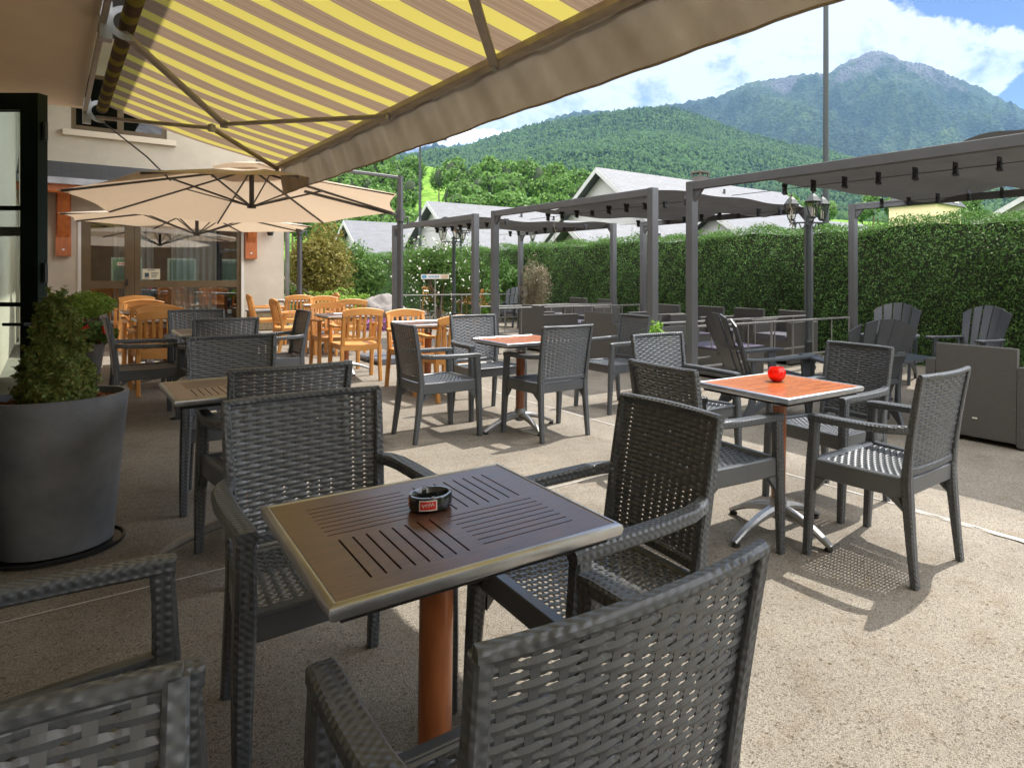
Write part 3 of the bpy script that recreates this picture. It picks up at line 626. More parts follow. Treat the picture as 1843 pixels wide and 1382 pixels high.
def make_ltab():
    root = empty('woven_coffee_table', label='x', cat='table'); m = MB(); m.sweep([(0, -.4, .2), (0, .4, .2)], (.76, .34), ch=.03); m.build('body', 'rattan_lounge', root, 'auto')
    m = MB(); m.box(-.385, .385, -.405, .405, .3705, .39); m.build('tabletop', mat('violet grey top', (.10, .09, .13), .4), root)
    for sx in (-.33, .33):
        for sy in (-.35, .35): MB().box(sx-.03, sx+.03, sy-.03, sy+.03, 0, .03).build('foot', 'rubber', root)
    return root
ct = make_ltab()
for i, (x, y, lb) in enumerate(((.85, 8.65, 'woven coffee table with violet grey top behind the railing beside the tall pergola post'), (.35, 10.4, 'woven coffee table in middle of the middle pergola'), (-1.6, 12.6, 'woven coffee table in the left pergola'))):
    o = ct if i == 0 else dup(ct, lb); o['label'] = lb; o['group'] = 'woven coffee tables'; stand(o, x, y, 42.4)
# ---------------------------------------------------------------- pergolas (x = v, y = u in their own frame)
def pergola(u0, u1, v0, v1, f0, f1, label, seed, hump=.05, top=2.3):
    o = P(u0, v0); root = empty('pergola', (o.x, o.y, 0), 42.4, label, 'pergola', 'grey steel pergolas in a row'); w = .098
    b0 = gz(o.x)
    O = (v0, u0, 0)
    for v in (v0, v1):
        for u in (u0, u1):
            q = P(u, v); mb = MB(O); mb.sweep([(v, u, gz(q.x)-.02), (v, u, top)], (w, w), ch=.05)
            mb.box(v-.08, v+.08, u-.08, u+.08, gz(q.x), gz(q.x)+.012); mb.build('post', 'post', root, 'auto')
    for v in (v0, v1):
        mb = MB(O); mb.sweep([(v, u0+w/2, top-.045), (v, u1-w/2, top-.045)], (.07, .09), ch=.06)
        for u, s in ((u0, 1), (u1, -1)): mb.add([(v-.02, u+s*w/2, top-.09), (v-.02, u+s*(w/2+.12), top-.09), (v-.02, u+s*w/2, top-.22), (v+.02, u+s*w/2, top-.09), (v+.02, u+s*(w/2+.12), top-.09), (v+.02, u+s*w/2, top-.22)], [(0, 1, 2), (3, 5, 4), (0, 3, 4, 1), (1, 4, 5, 2), (0, 2, 5, 3)])
        for u in (u0+.02, u1-.02):
            for k in (-.02, .02): mb.tube([(v-w/2-.004, u, top-.045+k), (v-w/2+.001, u, top-.045+k)], .007, 8)
        mb.build('beam', 'post', root, 'auto')
    for u in (u0, u1):
        mb = MB(O); mb.sweep([(v0+w/2, u, top-.045), (v1-w/2, u, top-.045)], (.07, .09), ch=.06); mb.build('beam', 'post', root, 'auto')
    for v in (v0+.62, v1-.62):       # guide wires the cloth runs along
        MB(O).tube([(v, u0+.035, top-.10), (v, u1-.035, top-.10)], .004, 6).build('guide_wire', 'steel_dark', root)
    rg = random.Random(seed); n = 8; ph = [rg.uniform(-.012, .012) for _ in range(n+1)]
    def fab(s, t):
        u = f0+(f1-f0)*s; v = v0+.03+(v1-v0-.06)*t; k = s*n; i = min(int(k), n-1); fr = k-i
        arch = hump*abs(math.sin(math.pi*fr))**.7*(1 if i % 2 == 0 else -.9)*(1+8*ph[i]); bl = 1 if hump < .06 else (.35+1.5*max(0, 1-s*2.2)); return (v, u, top-.035+bl*.045*math.sin(u*4.3+seed+.6*math.sin(t*4))+(0 if hump < .06 else .085*math.exp(-((u-2.05)/.38)**2)+.05*math.exp(-((u-3.1)/.25)**2))+.018*math.sin(u*9+seed*2+t*5)+.012*math.sin(t*17+u*3))
    MB(O).grid(fab, n*10, 24).build('canopy', 'canopy_grey', root, True)
    for i in range(n+1):
        u = f0+(f1-f0)*i/n
        for v in (v0+.62, v1-.62):
            if u > u1 or u < u0: continue
            mb = MB(O); mb.box(v-.022, v+.022, u-.016, u+.016, top-.145, top-.075); mb.tube([(v-.012, u-.024, top-.14), (v-.012, u+.024, top-.14)], .011, 8); mb.tube([(v+.012, u-.024, top-.15), (v+.012, u+.024, top-.15)], .011, 8); mb.box(v-.045, v+.045, u-.004, u+.004, top-.082, top-.04)
            mb.build('roller_clip', 'clip', root)
    for v in (v0+.75, v1-.75):
        u = f1+.02; mb = MB(O); mb.tube([(v, u, top-.15)]+[(v+.022*math.sin(q), u, top-.21+.03*math.cos(q)) for q in np.linspace(0, 5.2, 12)], .004, 6); mb.build('hook', 'alu', root)
    mb = MB(O); v = v0+.75; mb.tube([(v, f1+.02, top-.16), (v+.01, f1+.03, top-.26), (v+.025, f1+.01, top-.33), (v-.005, f1+.02, top-.40), (v+.02, f1+.0, top-.50)], .006, 6); mb.build('tie_cord', mat('pale cord', (.6, .57, .48), .9) if 'cordm' not in M else M['cordm'], root)
    return root
pergola(1.33, 5.08, 5.17, 8.45, 1.40, 4.30, 'nearest grey pergola at right, with bulging shade cloth and many black roller clips', 1, .10)
pergola(5.74, 9.47, 5.19, 8.32, 5.8, 8.9, 'middle grey pergola with wavy shade cloth over the woven lounge chairs', 2, .05)
pergola(10.13, 13.6, 5.19, 8.12, 10.2, 13.0, 'farthest grey pergola at left, behind the parasol pole', 3, .045)
# ---------------------------------------------------------------- railings
def railing(u0, v0, u1, v1, label, z1=.72, z0=.27, n=None):
    a, b = P(u0, v0), P(u1, v1); root = empty('metal_railing', (a.x, a.y, 0), 0, label, 'railing', 'thin grey railings'); O = (a.x, a.y, 0)
    L = (b-a).length; n = n or max(3, int(L/.42)); g = lambda t, z: (a.x+(b.x-a.x)*t, a.y+(b.y-a.y)*t, z+gz(a.x+(b.x-a.x)*t))
    side = (b-a).normalized().cross(Vector((0, 0, 1)))
    for z in (z1, z0): MB(O).sweep([g(0, z), g(1, z)], (.024, .024), side=side).build('rail', 'steel_rail', root)
    for i in range(1, n): MB(O).sweep([g(i/n, z0), g(i/n, z1)], (.015, .015), side=side).build('baluster', 'steel_rail', root)
    for i in (0, n//2, n): MB(O).sweep([g(i/n, -.01), g(i/n, z1)], (.026, .026), side=side).build('standard', 'steel_rail', root)
M['steel_rail'] = mat('grey painted steel', (.24, .235, .225), .45, noise=8)
railing(5.10, 5.26, 5.10, 8.38, 'thin metal railing closing the far side of the nearest pergola, behind the profile garden chair')
railing(5.66, 5.26, 5.66, 8.25, 'thin metal railing on near side of middle pergola, before the lounge chairs')
railing(9.50, 5.26, 9.50, 8.25, 'thin metal railing on far side of middle pergola, above a broad lounge chair')
railing(10.10, 5.26, 10.10, 8.05, 'thin metal railing on the near side of the farthest pergola')
railing(13.62, 5.26, 13.62, 8.05, 'thin metal railing beside the boulder, at the far end of the pergolas', z1=.80)
# ---------------------------------------------------------------- lantern lamp posts
def lamp(x, y, h, label, n=3, a0=0, z0=0):
    root = empty('lamp_post', (x, y, z0+gz(x)), a0, label, 'lamp post', 'black lantern lamp posts')
    MB().lathe([(.10, 0), (.10, .05), (.06, .10), (.055, .35), (.062, .38), (.040, .42), (.036, h-.45), (.05, h-.44), (.035, h-.38), (.032, h-.30)], n=16).build('pole', 'pole_dark', root, 'auto')
    for k in range(n):
        a = R(10+k*360/n); c, s = math.cos(a), math.sin(a); r = .25 if n > 1 else 0
        if n > 1:
            m = MB(); m.tube([(0, 0, h-.40), (c*r, s*r, h-.40), (c*(r+.03), s*(r+.03), h-.38)], .012, 8)
            m.tube([(c*(.06+.13*t), s*(.06+.13*t), h-.44-.05*math.sin(math.pi*t*2)) for t in np.linspace(0, 1, 10)], .008, 6)
            m.tube([(c*(r-.02+.045*math.cos(q)), s*(r-.02+.045*math.cos(q)), h-.445+.04*math.sin(q)) for q in np.linspace(0, 5, 12)], .007, 6); m.build('bracket_arm', 'pole_dark', root, 'auto')
        cx, cy = c*r, s*r; zb = h-.37
        l = MB(); l.lathe([(.03, zb), (.045, zb+.01), (.05, zb+.025)], c=(cx, cy, 0), n=6); l.lathe([(.118, zb+.225), (.122, zb+.235), (.070, zb+.30), (.035, zb+.33), (.014, zb+.345), (.020, zb+.36), (.004, zb+.41)], c=(cx, cy, 0), n=6)
        for q in range(6): w = q*math.pi/3; l.tube([(cx+.05*math.cos(w), cy+.05*math.sin(w), zb+.02), (cx+.112*math.cos(w), cy+.112*math.sin(w), zb+.23)], .007, 5)
        lo = l.build('lantern', 'pole_dark', root)
        MB().lathe([(.046, zb+.026), (.106, zb+.225)], c=(cx, cy, 0), n=6).build('pane', 'glass_lamp', lo); MB().lathe([(.018, zb+.03), (.02, zb+.13), (.008, zb+.16)], c=(cx, cy, 0), n=10).build('bulb', 'white', lo)
    return root
lamp(2.14, 9.27, 2.45, 'black three-lantern lamp post between the two pergolas, in front of the hedge at right', a0=20)
lamp(-4.52, 14.8, 2.38, 'black three-lantern lamp post at left, in front of the flowering climber', a0=50)
lamp(-5.9, 20., 2.9, 'second black lamp post just behind the left one', a0=10)
lamp(-4.1, 22., 2.75, 'single small lantern lamp above the hedge near the dry shrub', n=1)
# ---------------------------------------------------------------- cantilever parasols
def parasol(c, pole, label, Rr=1.95, zr=2.17, za=2.70, tilt=(0, 0), rot=0, top=2.72, base=True):
    root = empty('cantilever_parasol', (pole[0], pole[1], gz(pole[0])), 0, label, 'parasol', 'ecru cantilever parasols'); O = (pole[0], pole[1], gz(pole[0]))
    c = Vector((c[0], c[1], 0)); p0 = Vector((pole[0], pole[1], 0)); g0 = gz(pole[0])
    m = MB(O); m.sweep([(p0.x, p0.y, g0+.02), (p0.x, p0.y, top)], (.062, .085), ch=.1); m.build('pole', 'steel_dark', root, 'auto')
    d = (c-p0).normalized(); T = lambda x, y, z: Vector((c.x+x, c.y+y, z+tilt[0]*x+tilt[1]*y))
    m = MB(O); m.sweep([p0+Vector((0, 0, top-.03)), c+d*-.05+Vector((0, 0, za+.10))], (.045, .05), side=(0, 0, 1)); m.build('boom', 'steel_dark', root, 'auto')
    m = MB(O); pt = Vector((p0.x, p0.y, 0)); m.sweep([pt+Vector((0, 0, zr-.03)), c-d*1.7+Vector((0, 0, zr-.0)), c-d*.62+Vector((0, 0, zr+.20))], (.035, .05), side=(0, 0, 1))
    m.sweep([pt+Vector((0, 0, zr-.12)), pt+Vector((0, 0, zr+.06))], (.10, .13)); m.tube([pt-d*.04+Vector((0, 0, zr-.05)), pt-d*.12+Vector((0, 0, zr-.05)), pt-d*.12+Vector((0, 0, zr-.16))], .014, 8); m.build('crank_arm', 'steel_dark', root, 'auto')
    ang = [rot+k*math.pi/4 for k in range(8)]; cl = MB(O); tips = [T(Rr*math.cos(a), Rr*math.sin(a), zr) for a in ang]; ap = T(0, 0, za)
    N = 10; vs = [ap]; 
    for i in range(1, N+1):
        t = i/N
        for k in range(8):
            for j in range(6):
                f = j/6; a = tips[k]; b = tips[(k+1) % 8]; q = a.lerp(b, f); r = ap.lerp(q, t); r.z -= .05*math.sin(math.pi*f)*t*(1-t)*2
                r = r.lerp(Vector((c.x, c.y, r.z)), .045*math.sin(math.pi*f)*t*t); vs.append(r)
    fs = [(0, 1+j, 1+(j+1) % 48) for j in range(48)]
    for i in range(N-1):
        for j in range(48): fs.append((1+i*48+j, 1+(i+1)*48+j, 1+(i+1)*48+(j+1) % 48, 1+i*48+(j+1) % 48))
    cl.add(vs, fs); cn = cl.build('canopy', 'umbrella', root)
    v = MB(O); e = [T(.42*math.cos(a), .42*math.sin(a), za-.04) for a in ang]; v.add([T(0, 0, za+.07)]+e, [(0, 1+k, 1+(k+1) % 8) for k in range(8)]); v.build('vent_cap', 'umbrella', cn)
    hb = T(0, 0, za-.50); m = MB(O); m.tube([T(0, 0, za-.02), hb], .028, 12); m.lathe([(.05, -.02), (.05, .03)], c=hb, n=16); m.build('hub', 'steel_dark', root, 'auto')
    for k, a in enumerate(ang):
        m = MB(O); q = tips[k]; m.sweep([ap+Vector((0, 0, -.03)), q.lerp(ap, .02)+Vector((0, 0, -.018))], (.018, .026)); rb = m.build('rib', 'steel_dark', root)
        mid = ap.lerp(q, .45)+Vector((0, 0, -.03)); MB(O).sweep([hb, mid], (.014, .022)).build('strut', 'steel_dark', rb)
    if base:
        ux, uy = Vector((Ux, Uy, 0)), Vector((Vx, Vy, 0))
        m = MB(O)
        for w in (ux, uy): m.sweep([p0-w*.48+Vector((0, 0, g0+.03)), p0+w*.48+Vector((0, 0, g0+.03))], (.06, .04)); 
        m.build('base_cross', 'steel_dark', root)
        for a_, b_ in ((1, 1), (1, -1), (-1, 1), (-1, -1)):
            q = p0+ux*.25*a_+uy*.25*b_; m = MB(O); m.sweep([(q.x-Ux*.22, q.y-Uy*.22, g0+.045), (q.x+Ux*.22, q.y+Uy*.22, g0+.045)], (.44, .07), side=(Vx, Vy, 0), ch=.3).build('base_weight', 'base_slab', root)
    return root
M['base_slab'] = mat('grey base slab', (.12, .13, .15), .55, noise=12)
parasol((-5.07, 8.3), (-3.75, 9.70), 'large open ecru cantilever parasol over the wooden chairs, its dark pole before the hedge', 1.82, 2.19, 2.64, (.06, -.058), R(0), 2.74)
parasol((-8.15, 11.75), (-6.92, 12.85), 'second ecru cantilever parasol, lower and half hidden, close to the glass front', 1.9, 2.20, 2.50, (-.01, -.02), R(11), 2.42)
# ---------------------------------------------------------------- potted plants
def pot_cone():
    c = G(103, 986); root = empty('potted_shrub', (c.x, c.y, c.z), 0, 'big slate grey pot with a cone-clipped bronze-green box shrub by the open door', 'potted plant')
    H = .70; pr = [(.180, .012), (.200, .02), (.220, .25), (.242, .52), (.256, H-.02), (.260, H), (.240, H), (.232, H-.04), (.226, H-.07)]
    MB().lathe(pr, n=64).build('pot', 'pot', root, 'auto'); MB().lathe([(.225, 0), (.243, .005), (.246, .022), (.236, .022), (.228, .010), (.1, .010)], n=48).build('saucer', 'black', root, 'auto')
    r = np.random.default_rng(3); MB().grid(lambda a, b: ((.23*b)*math.cos(a*2*math.pi), (.23*b)*math.sin(a*2*math.pi), H-.055+.012*math.sin(a*31+b*17)), 40, 6).build('soil', 'soil', root)
    n = 2600; a = r.uniform(0, 6.283, n); q = np.sqrt(r.random(n))*.225; p = np.stack([q*np.cos(a), q*np.sin(a), H-.05+.02*r.random(n)], 1); foliage('bark_mulch', p, np.tile((0, 0, 1), (n, 1)), .028, 'soil', root, 5, .5, .5)
    n = 30000; t = r.random(n)**.85; a = r.uniform(0, 6.283, n); ph = np.sin(a*5+t*13)*.5+np.sin(a*3-t*21)*.5
    rad = .132*((1-t)**.72+.10)*np.minimum(1, .72+t*3)*(1+.15*ph); k = 1-.30*r.random(n)**1.7
    p = np.stack([rad*k*np.cos(a), rad*k*np.sin(a), H-.05+.50*t], 1); nn = np.stack([np.cos(a), np.sin(a), np.full(n, .5)], 1)
    sp = []; 
    for i in range(180):
        tt = r.random(); aa = r.uniform(0, 6.283); rr = .132*((1-tt)**.72+.10)*min(1, .72+tt*3); b = np.array([rr*math.cos(aa), rr*math.sin(aa), H-.05+.50*tt]); d = np.array([math.cos(aa)*.55, math.sin(aa)*.55, .9]); l = r.uniform(.02, .055)
        for j in range(26): sp.append(b+d*l*j/26+r.normal(size=3)*.006)
    sp = np.array(sp); p = np.concatenate([p, sp]); nn = np.concatenate([nn, np.tile((0, 0, 1.), (len(sp), 1))])
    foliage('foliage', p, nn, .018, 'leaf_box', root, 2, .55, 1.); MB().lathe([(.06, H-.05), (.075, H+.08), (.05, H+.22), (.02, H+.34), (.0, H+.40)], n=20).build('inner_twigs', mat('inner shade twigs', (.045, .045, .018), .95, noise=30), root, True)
    MB().tube([(0, 0, H-.1), (0, 0, H+.2)], .02, 8).build('trunk', 'bark', root)
pot_cone()
def bush(name, label, c, rad, n, size, m, seed, cat='shrub', parts=1, lump=.2, jitter=.9, aspect=.5, trunk=True, group=None, k=.5):
    root = empty(name, (c[0], c[1], c[2]), 0, label, cat, group); r = np.random.default_rng(seed); P_ = []; N_ = []
    for i in range(parts):
        o = np.array([0, 0, rad[2]]) if parts == 1 else np.array([r.uniform(-.6, .6)*rad[0], r.uniform(-.6, .6)*rad[1], rad[2]*(.5+r.random()*.9)]); s = 1 if parts == 1 else r.uniform(.35, .6)
        p, d = shell(o, np.array(rad)*s, n//parts, r, k, lump); P_.append(p); N_.append(d)
    p = np.concatenate(P_); d = np.concatenate(N_); ok = p[:, 2] > 0; foliage('foliage', p[ok], d[ok], size, m, root, seed, aspect, jitter)
    if trunk:
        t = MB()
        for q in range(5): a = r.uniform(0, 6.3); t.tube([(0, 0, -.05), (math.cos(a)*rad[0]*.2, math.sin(a)*rad[1]*.2, rad[2]*.7), (math.cos(a)*rad[0]*.45, math.sin(a)*rad[1]*.45, rad[2]*1.3)], [.02*rad[2]+.01, .015*rad[2]+.006, .004], 6)
        t.build('trunk', 'bark', root)
    return root
def topiary():
    c = at(152, 600, 7.5); x, y = c.x, c.y; z = gz(x); root = empty('potted_flowers', (x, y, z), 0, 'slim slate pot of red geraniums under a clipped round shrub, beside the doorway', 'potted plant')
    MB().lathe([(.13, 0), (.18, .40), (.19, .42), (.17, .42), (.165, .39), (0, .39)], n=32).build('pot', 'pot', root, 'auto'); MB().tube([(0, .02, .38), (.0, .03, .72)], .014, 8).build('trunk', 'bark', root)
    r = np.random.default_rng(8); p, d = shell((0.02, .03, .86), (.235, .235, .155), 4200, r, .35, .08); foliage('topiary_foliage', p, d, .030, 'leaf_juniper', root, 3, .5)
    p, d = shell((-.0, -.02, .52), (.27, .25, .15), 1500, r, .6, .2); foliage('geranium_foliage', p, d, .045, 'leaf_mid', root, 4, .8)
    q = []
    for i in range(13):
        o, dd = shell((0, -.03, .55), (.25, .24, .14), 1, r, .1, 0); pp, _ = shell(o[0], (.022, .022, .018), 26, r); q.append(pp)
    q = np.concatenate(q); foliage('blossom', q, q-q.mean(0), .020, 'petal_red', root, 6, .9)
topiary()
p = G(1176, 640, 0); x, y = .0-.02, 7.35; rt = empty('potted_plant', (x, y, gz(x)), 0, 'small bright lime green plant in a terracotta pot at foot of the pergola post', 'potted plant')
MB().lathe([(.07, 0), (.10, .19), (.11, .20), (.095, .20), (.09, .18), (0, .18)], n=24).build('pot', mat('terracotta', (.42, .11, .05), .7, noise=8), rt, 'auto')
rg = np.random.default_rng(4); pp, dd = shell((0, 0, .56), (.19, .19, .17), 1500, rg, .8, .3); foliage('foliage', pp, dd, .055, 'leaf_lime', rt, 7, .4); MB().tube([(0, 0, .17), (0, 0, .5)], .01, 6).build('stem', 'bark', rt)
# ---------------------------------------------------------------- planting at the far end
def spot(px, Y): return ((px-CX)/F*Y, Y)
def gbush(px, Y, name, label, rad, n, size, m, seed, **k):
    x, y = spot(px, Y); return bush(name, label, (x, y, gz(x)-.02), rad, n, size, m, seed, **k)
gbush(570, 17.5, 'conifer', 'golden green conifer with upright plumes beside the rendered corner', (.8, .8, 1.5), 18000, .075, 'leaf_gold', 11, cat='conifer', parts=14)
gbush(610, 16.0, 'juniper', 'low spreading bright green juniper behind the wooden chairs', (1.3, .8, .45), 13000, .060, 'leaf_juniper', 12, parts=12, lump=.3)
gbush(652, 15.6, 'juniper', 'yellowish juniper leaning over the grey boulder', (.55, .5, .40), 7000, .055, 'leaf_juniper', 13, parts=7, lump=.3)
gbush(484, 15.8, 'flowering_shrub', 'pale variegated shrub below the lantern wall, above the stone trough', (.55, .45, .42), 5000, .06, 'leaf_pale', 14, parts=5)
gbush(535, 18., 'shrub', 'soft green shrub next to the sloping handrail', (.5, .5, .5), 4000, .07, 'leaf_mid', 15, parts=4)
gbush(640, 22., 'small_tree', 'light green feathery small tree rising over the hedge at left', (1.0, 1.0, 1.25), 9000, .10, 'leaf_mid', 16, cat='tree', parts=8)
gbush(790, 18.5, 'climber', 'tall climber with small white blossom behind the left lamp post', (1.15, .7, 1.25), 15000, .065, 'leaf_mid', 17, cat='climber', parts=12)
x, y = spot(790, 18.0); rr = np.random.default_rng(9); pp, dd = shell((0, 0, 1.3), (1.15, .6, 1.2), 300, rr, .3, .3); bl = foliage('white_blossom', pp, dd, .05, 'petal_white', None, 9, .9); bl.location = (x, y, gz(x)); tag(bl, 'scatter of white blossom on the tall climber behind left lamp post', 'blossom', kind='stuff')
gbush(957, 15.3, 'dry_shrub', 'dry straw coloured shrub with bare twigs in front of the hedge', (.42, .40, .95), 6500, .07, 'leaf_dry', 18, parts=9, aspect=.14)
gbush(845, 12.6, 'shrub', 'small yellow-green leafy plant behind the left pergola posts', (.32, .3, .42), 700, .10, 'leaf_lime', 19, parts=3)
gbush(1335, 14.6, 'shrub', 'loose twiggy shrub growing up over the hedge behind the middle pergola', (.85, .6, 1.28), 2600, .075, 'leaf_mid', 20, parts=10)
gbush(905, 17.6, 'shrub', 'arching green shrub where the hedge meets the dry twigs', (.7, .6, .9), 5000, .08, 'leaf_hedge', 22, parts=6)
# boulder
x, y = spot(690, 14.9); m = MB(); rr = np.random.default_rng(5); ph = rr.uniform(0, 6, 8)
def bl_(a, b):
    th = a*2*math.pi; f = b*math.pi; d = Vector((math.cos(th)*math.sin(f), math.sin(th)*math.sin(f), math.cos(f)))
    k = 1+.10*math.sin(3*d.x+ph[0])*math.sin(4*d.y+ph[1])+.06*math.sin(9*d.z+ph[2]+4*d.x)+.03*math.sin(17*d.x+ph[3])*math.sin(15*d.y+11*d.z); return (x+d.x*.56*k, y+d.y*.5*k, gz(x)+.20+d.z*.55*k)
m.o = Vector((x, y, gz(x))); m.grid(bl_, 48, 28); o = m.build('boulder', 'stone', None, True); o.location = (x, y, gz(x)); tag(o, 'large rounded grey boulder beside the railing post', 'boulder')
pp, dd = shell((0, 0, .12), (.5, .35, .16), 500, rr, .4, .2); fl = foliage('heather', pp, dd, .05, 'petal_pink', None, 31, .7); fl.location = (x, y-.62, gz(x)); tag(fl, 'purple flowers at the foot of the boulder', 'flowers', kind='stuff')
# stone trough
x, y = spot(475, 14.2); tr = empty('stone_trough', (x, y, gz(x)), 42.4, 'rough tan stone trough seen between wooden chairs by the wall corner', 'trough')
MB().sweep([(-.28, 0, .2), (.28, 0, .2)], (.40, .42), side=(0, 0, 1), ch=.06).build('trough_body', mat('tan stone', (.34, .26, .15), .95, noise=20, col2=(.16, .12, .07), bump=1, bscale=30), tr); MB().box(-.3, .3, -.23, .23, .4005, .43).build('rim', 'stone', tr)
# information sign with blue and white bands (beyond the railing)
x, y = spot(783, 15.6); sg = empty('direction_sign', (x, y, gz(x)), 8, 'small blue and white sign board on a thin post before the climber', 'sign'); w = 48/F*15.6/2; z = CH-(498-CY)/F*15.6-gz(x)
MB().box(-w, w, -.01, .01, z-.055, z+.055).build('board', 'white', sg); MB().tube([(0, .03, 0), (0, .03, z)], .015, 8).build('post', 'alu', sg)
M['blue'] = mat('blue print', (.10, .30, .50), .5); M['tanp'] = mat('tan print', (.55, .42, .28), .5)
MB().box(-w+.02, -w+.12, -.0125, -.0105, z-.035, z+.035).build('emblem', 'blue', sg); MB().box(w-.17, w-.01, -.0125, -.0105, z-.045, z+.045).build('picture_panel', 'tanp', sg)
m = MB()
for i in range(7): m.box(-w+.17+i*.035, -w+.195+i*.035, -.0125, -.0105, z-.02, z+.02)
m.build('lettering', 'blue', sg)
# ---------------------------------------------------------------- hedge
def hedge():
    r = np.random.default_rng(21); u0, u1, v0, v1, h = -6, 48, 9.4, 10.4, 2.1; o = P(u0, v0)
    root = empty('hedge', (o.x, o.y, 0), 42.4, 'long tall clipped evergreen hedge behind the pergolas with sunlit top', 'hedge')
    hf = lambda u: h+.03*np.sin(u*1.7)+.025*np.sin(u*4.1+1)
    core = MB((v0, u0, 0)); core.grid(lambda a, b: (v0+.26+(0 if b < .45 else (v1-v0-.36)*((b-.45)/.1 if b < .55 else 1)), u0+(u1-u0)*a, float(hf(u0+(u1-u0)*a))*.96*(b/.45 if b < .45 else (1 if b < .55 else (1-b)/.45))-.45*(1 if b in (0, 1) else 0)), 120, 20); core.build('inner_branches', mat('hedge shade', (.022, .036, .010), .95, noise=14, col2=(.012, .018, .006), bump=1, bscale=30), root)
    def bumpy(u, z): return .085*np.sin(u*1.9+z*2)+.055*np.sin(u*5.3-z*4)+.035*np.sin(u*13+z*11)
    n = 270000; u = u0+(u1-u0)*r.random(n)**1.7; z = r.uniform(-.1, 1, n)*hf(u); v = v0+bumpy(u, z)*.7+.16*r.random(n)**1.2
    p1 = np.stack([v-v0, u-u0, z], 1); n1 = np.tile((-.8, 0, .5), (n, 1))
    m_ = 110000; u = u0+(u1-u0)*r.random(m_)**1.7; v = r.uniform(v0, v1, m_); z = hf(u)+bumpy(u, v)*.8-.10*r.random(m_)**1.5; p2 = np.stack([v-v0, u-u0, z], 1); n2 = np.tile((0, 0, 1.), (m_, 1))
    k = 2200; ub = u0+(u1-u0)*r.random(k)**1.7; vb = r.uniform(v0-.02, v1, k); sp = []
    for j in range(7): sp.append(np.stack([vb-v0+r.normal(size=k)*.02, ub-u0+r.normal(size=k)*.02, hf(ub)+.01+r.random(k)*.010*(j+1)], 1))
    sp = np.concatenate(sp); n3 = np.tile((0, 0, 1.), (len(sp), 1))
    foliage('foliage', np.concatenate([p1, p2, sp]), np.concatenate([n1, n2, n3]), .038, 'leaf_hedge', root, 6, .42, .9)
hedge()
# ---------------------------------------------------------------- left: house with awning
def ubuild(mb, name, mt, root, smooth=False, uvs=None): return mb.build(name, mt, root, smooth, uvs)
o = P(0, -.45); HR = empty('house', (o.x, o.y, 0), 42.4, 'cream house on the left whose overhanging ceiling carries the awning', 'building'); HO = (-.45, 0, 0)
m = MB(HO); m.box(-.75, -.45, -16, 3.6, -.3, 6); m.box(-.75, -.45, 5.6, 16.75, -.3, 6); m.box(-.75, -.45, 3.6, 5.6, 2.35, 6); m.build('wall', 'render_house', HR)
m = MB(HO); m.box(-4.8, -4.7, -1, 9, 0, 3); m.box(-4.7, -.76, -1.1, -1, 0, 3); m.box(-4.7, -.76, 9, 9.1, 0, 3); m.box(-4.7, -.76, -1, 9, 3, 3.1); m.build('room', 'white_wall', HR)
m = MB(HO); m.box(-4.7, -.46, -1, 9, -.05, .03); m.build('room_floor', 'interior', HR)
m = MB(HO); m.box(-.45, .24, -3, 9.2, 3.03, 3.28); m.build('overhang', 'render_house', HR)
m = MB(HO); m.hexa([(-2, -3.2, 6.9), (1.85, -3.2, 5.6), (1.85, 17.5, 5.6), (-2, 17.5, 6.9), (-2, -3.2, 7.05), (1.85, -3.2, 5.75), (1.85, 17.5, 5.75), (-2, 17.5, 7.05)]); m.build('roof', 'slate', HR)
m = MB(HO)   # pale doorway linings seen through the door glass
m.box(-.45, -.40, 5.6, 5.72, 0, 2.35); m.box(-.45, -.40, 3.48, 3.6, 0, 2.35); m.box(-.45, -.40, 7.2, 7.3, 0, 2.6); m.box(-.45, -.40, 8.6, 8.7, 0, 2.6); m.box(-.45, -.40, 7.3, 8.6, 2.5, 2.6); m.build('door_lining', 'white', HR)
m = MB(HO); m.box(-.44, -.43, 7.3, 8.6, .0, 2.5); m.build('window_pane', 'glass', HR)
m = MB(HO); m.tube([(-.36, 15.6, .1), (-.36, 15.6, 6)], .05, 12); m.build('downpipe', 'white', HR)
# open glazed door leaf: real leaf standing open across the picture
du = 4.82; dl = G(79, 900); Yd = 3.52
DR = empty('glazed_door', ((-3.40), Yd, gz(-3.4)), 0, 'dark green framed glass door leaf standing open at the left edge', 'door')
x1 = (77-CX)/F*Yd+3.40; x0 = x1-.95; zt = CH-(170-CY)/F*Yd-gz(-3.4)
fx = .094
m = MB(); m.box(x1-fx, x1, -.028, .028, .01, zt); m.box(x0, x0+fx, -.028, .028, .01, zt); m.box(x0+fx, x1-fx, -.028, .028, zt-.088, zt); m.box(x0+fx, x1-fx, -.028, .028, .01, .20); m.build('frame', 'door_green', DR)
for zz in (CH-(375-CY)/F*Yd, CH-(548-CY)/F*Yd): MB().box(x0+fx, x1-fx, -.018, .018, zz-.011-gz(-3.4), zz+.011-gz(-3.4)).build('glazing_bar', 'door_green', DR)
MB().box(x0+fx, x1-fx, -.004, .004, .20, zt-.088).build('pane', 'glass_door', DR)
zz = CH-(417-CY)/F*Yd-gz(-3.4); st = MB().box(x1-fx-.20, x1-fx-.001, -.0056, -.0046, zz-.025, zz+.025).build('warning_sticker', mat('grey film', (.20, .21, .20), .6), DR)
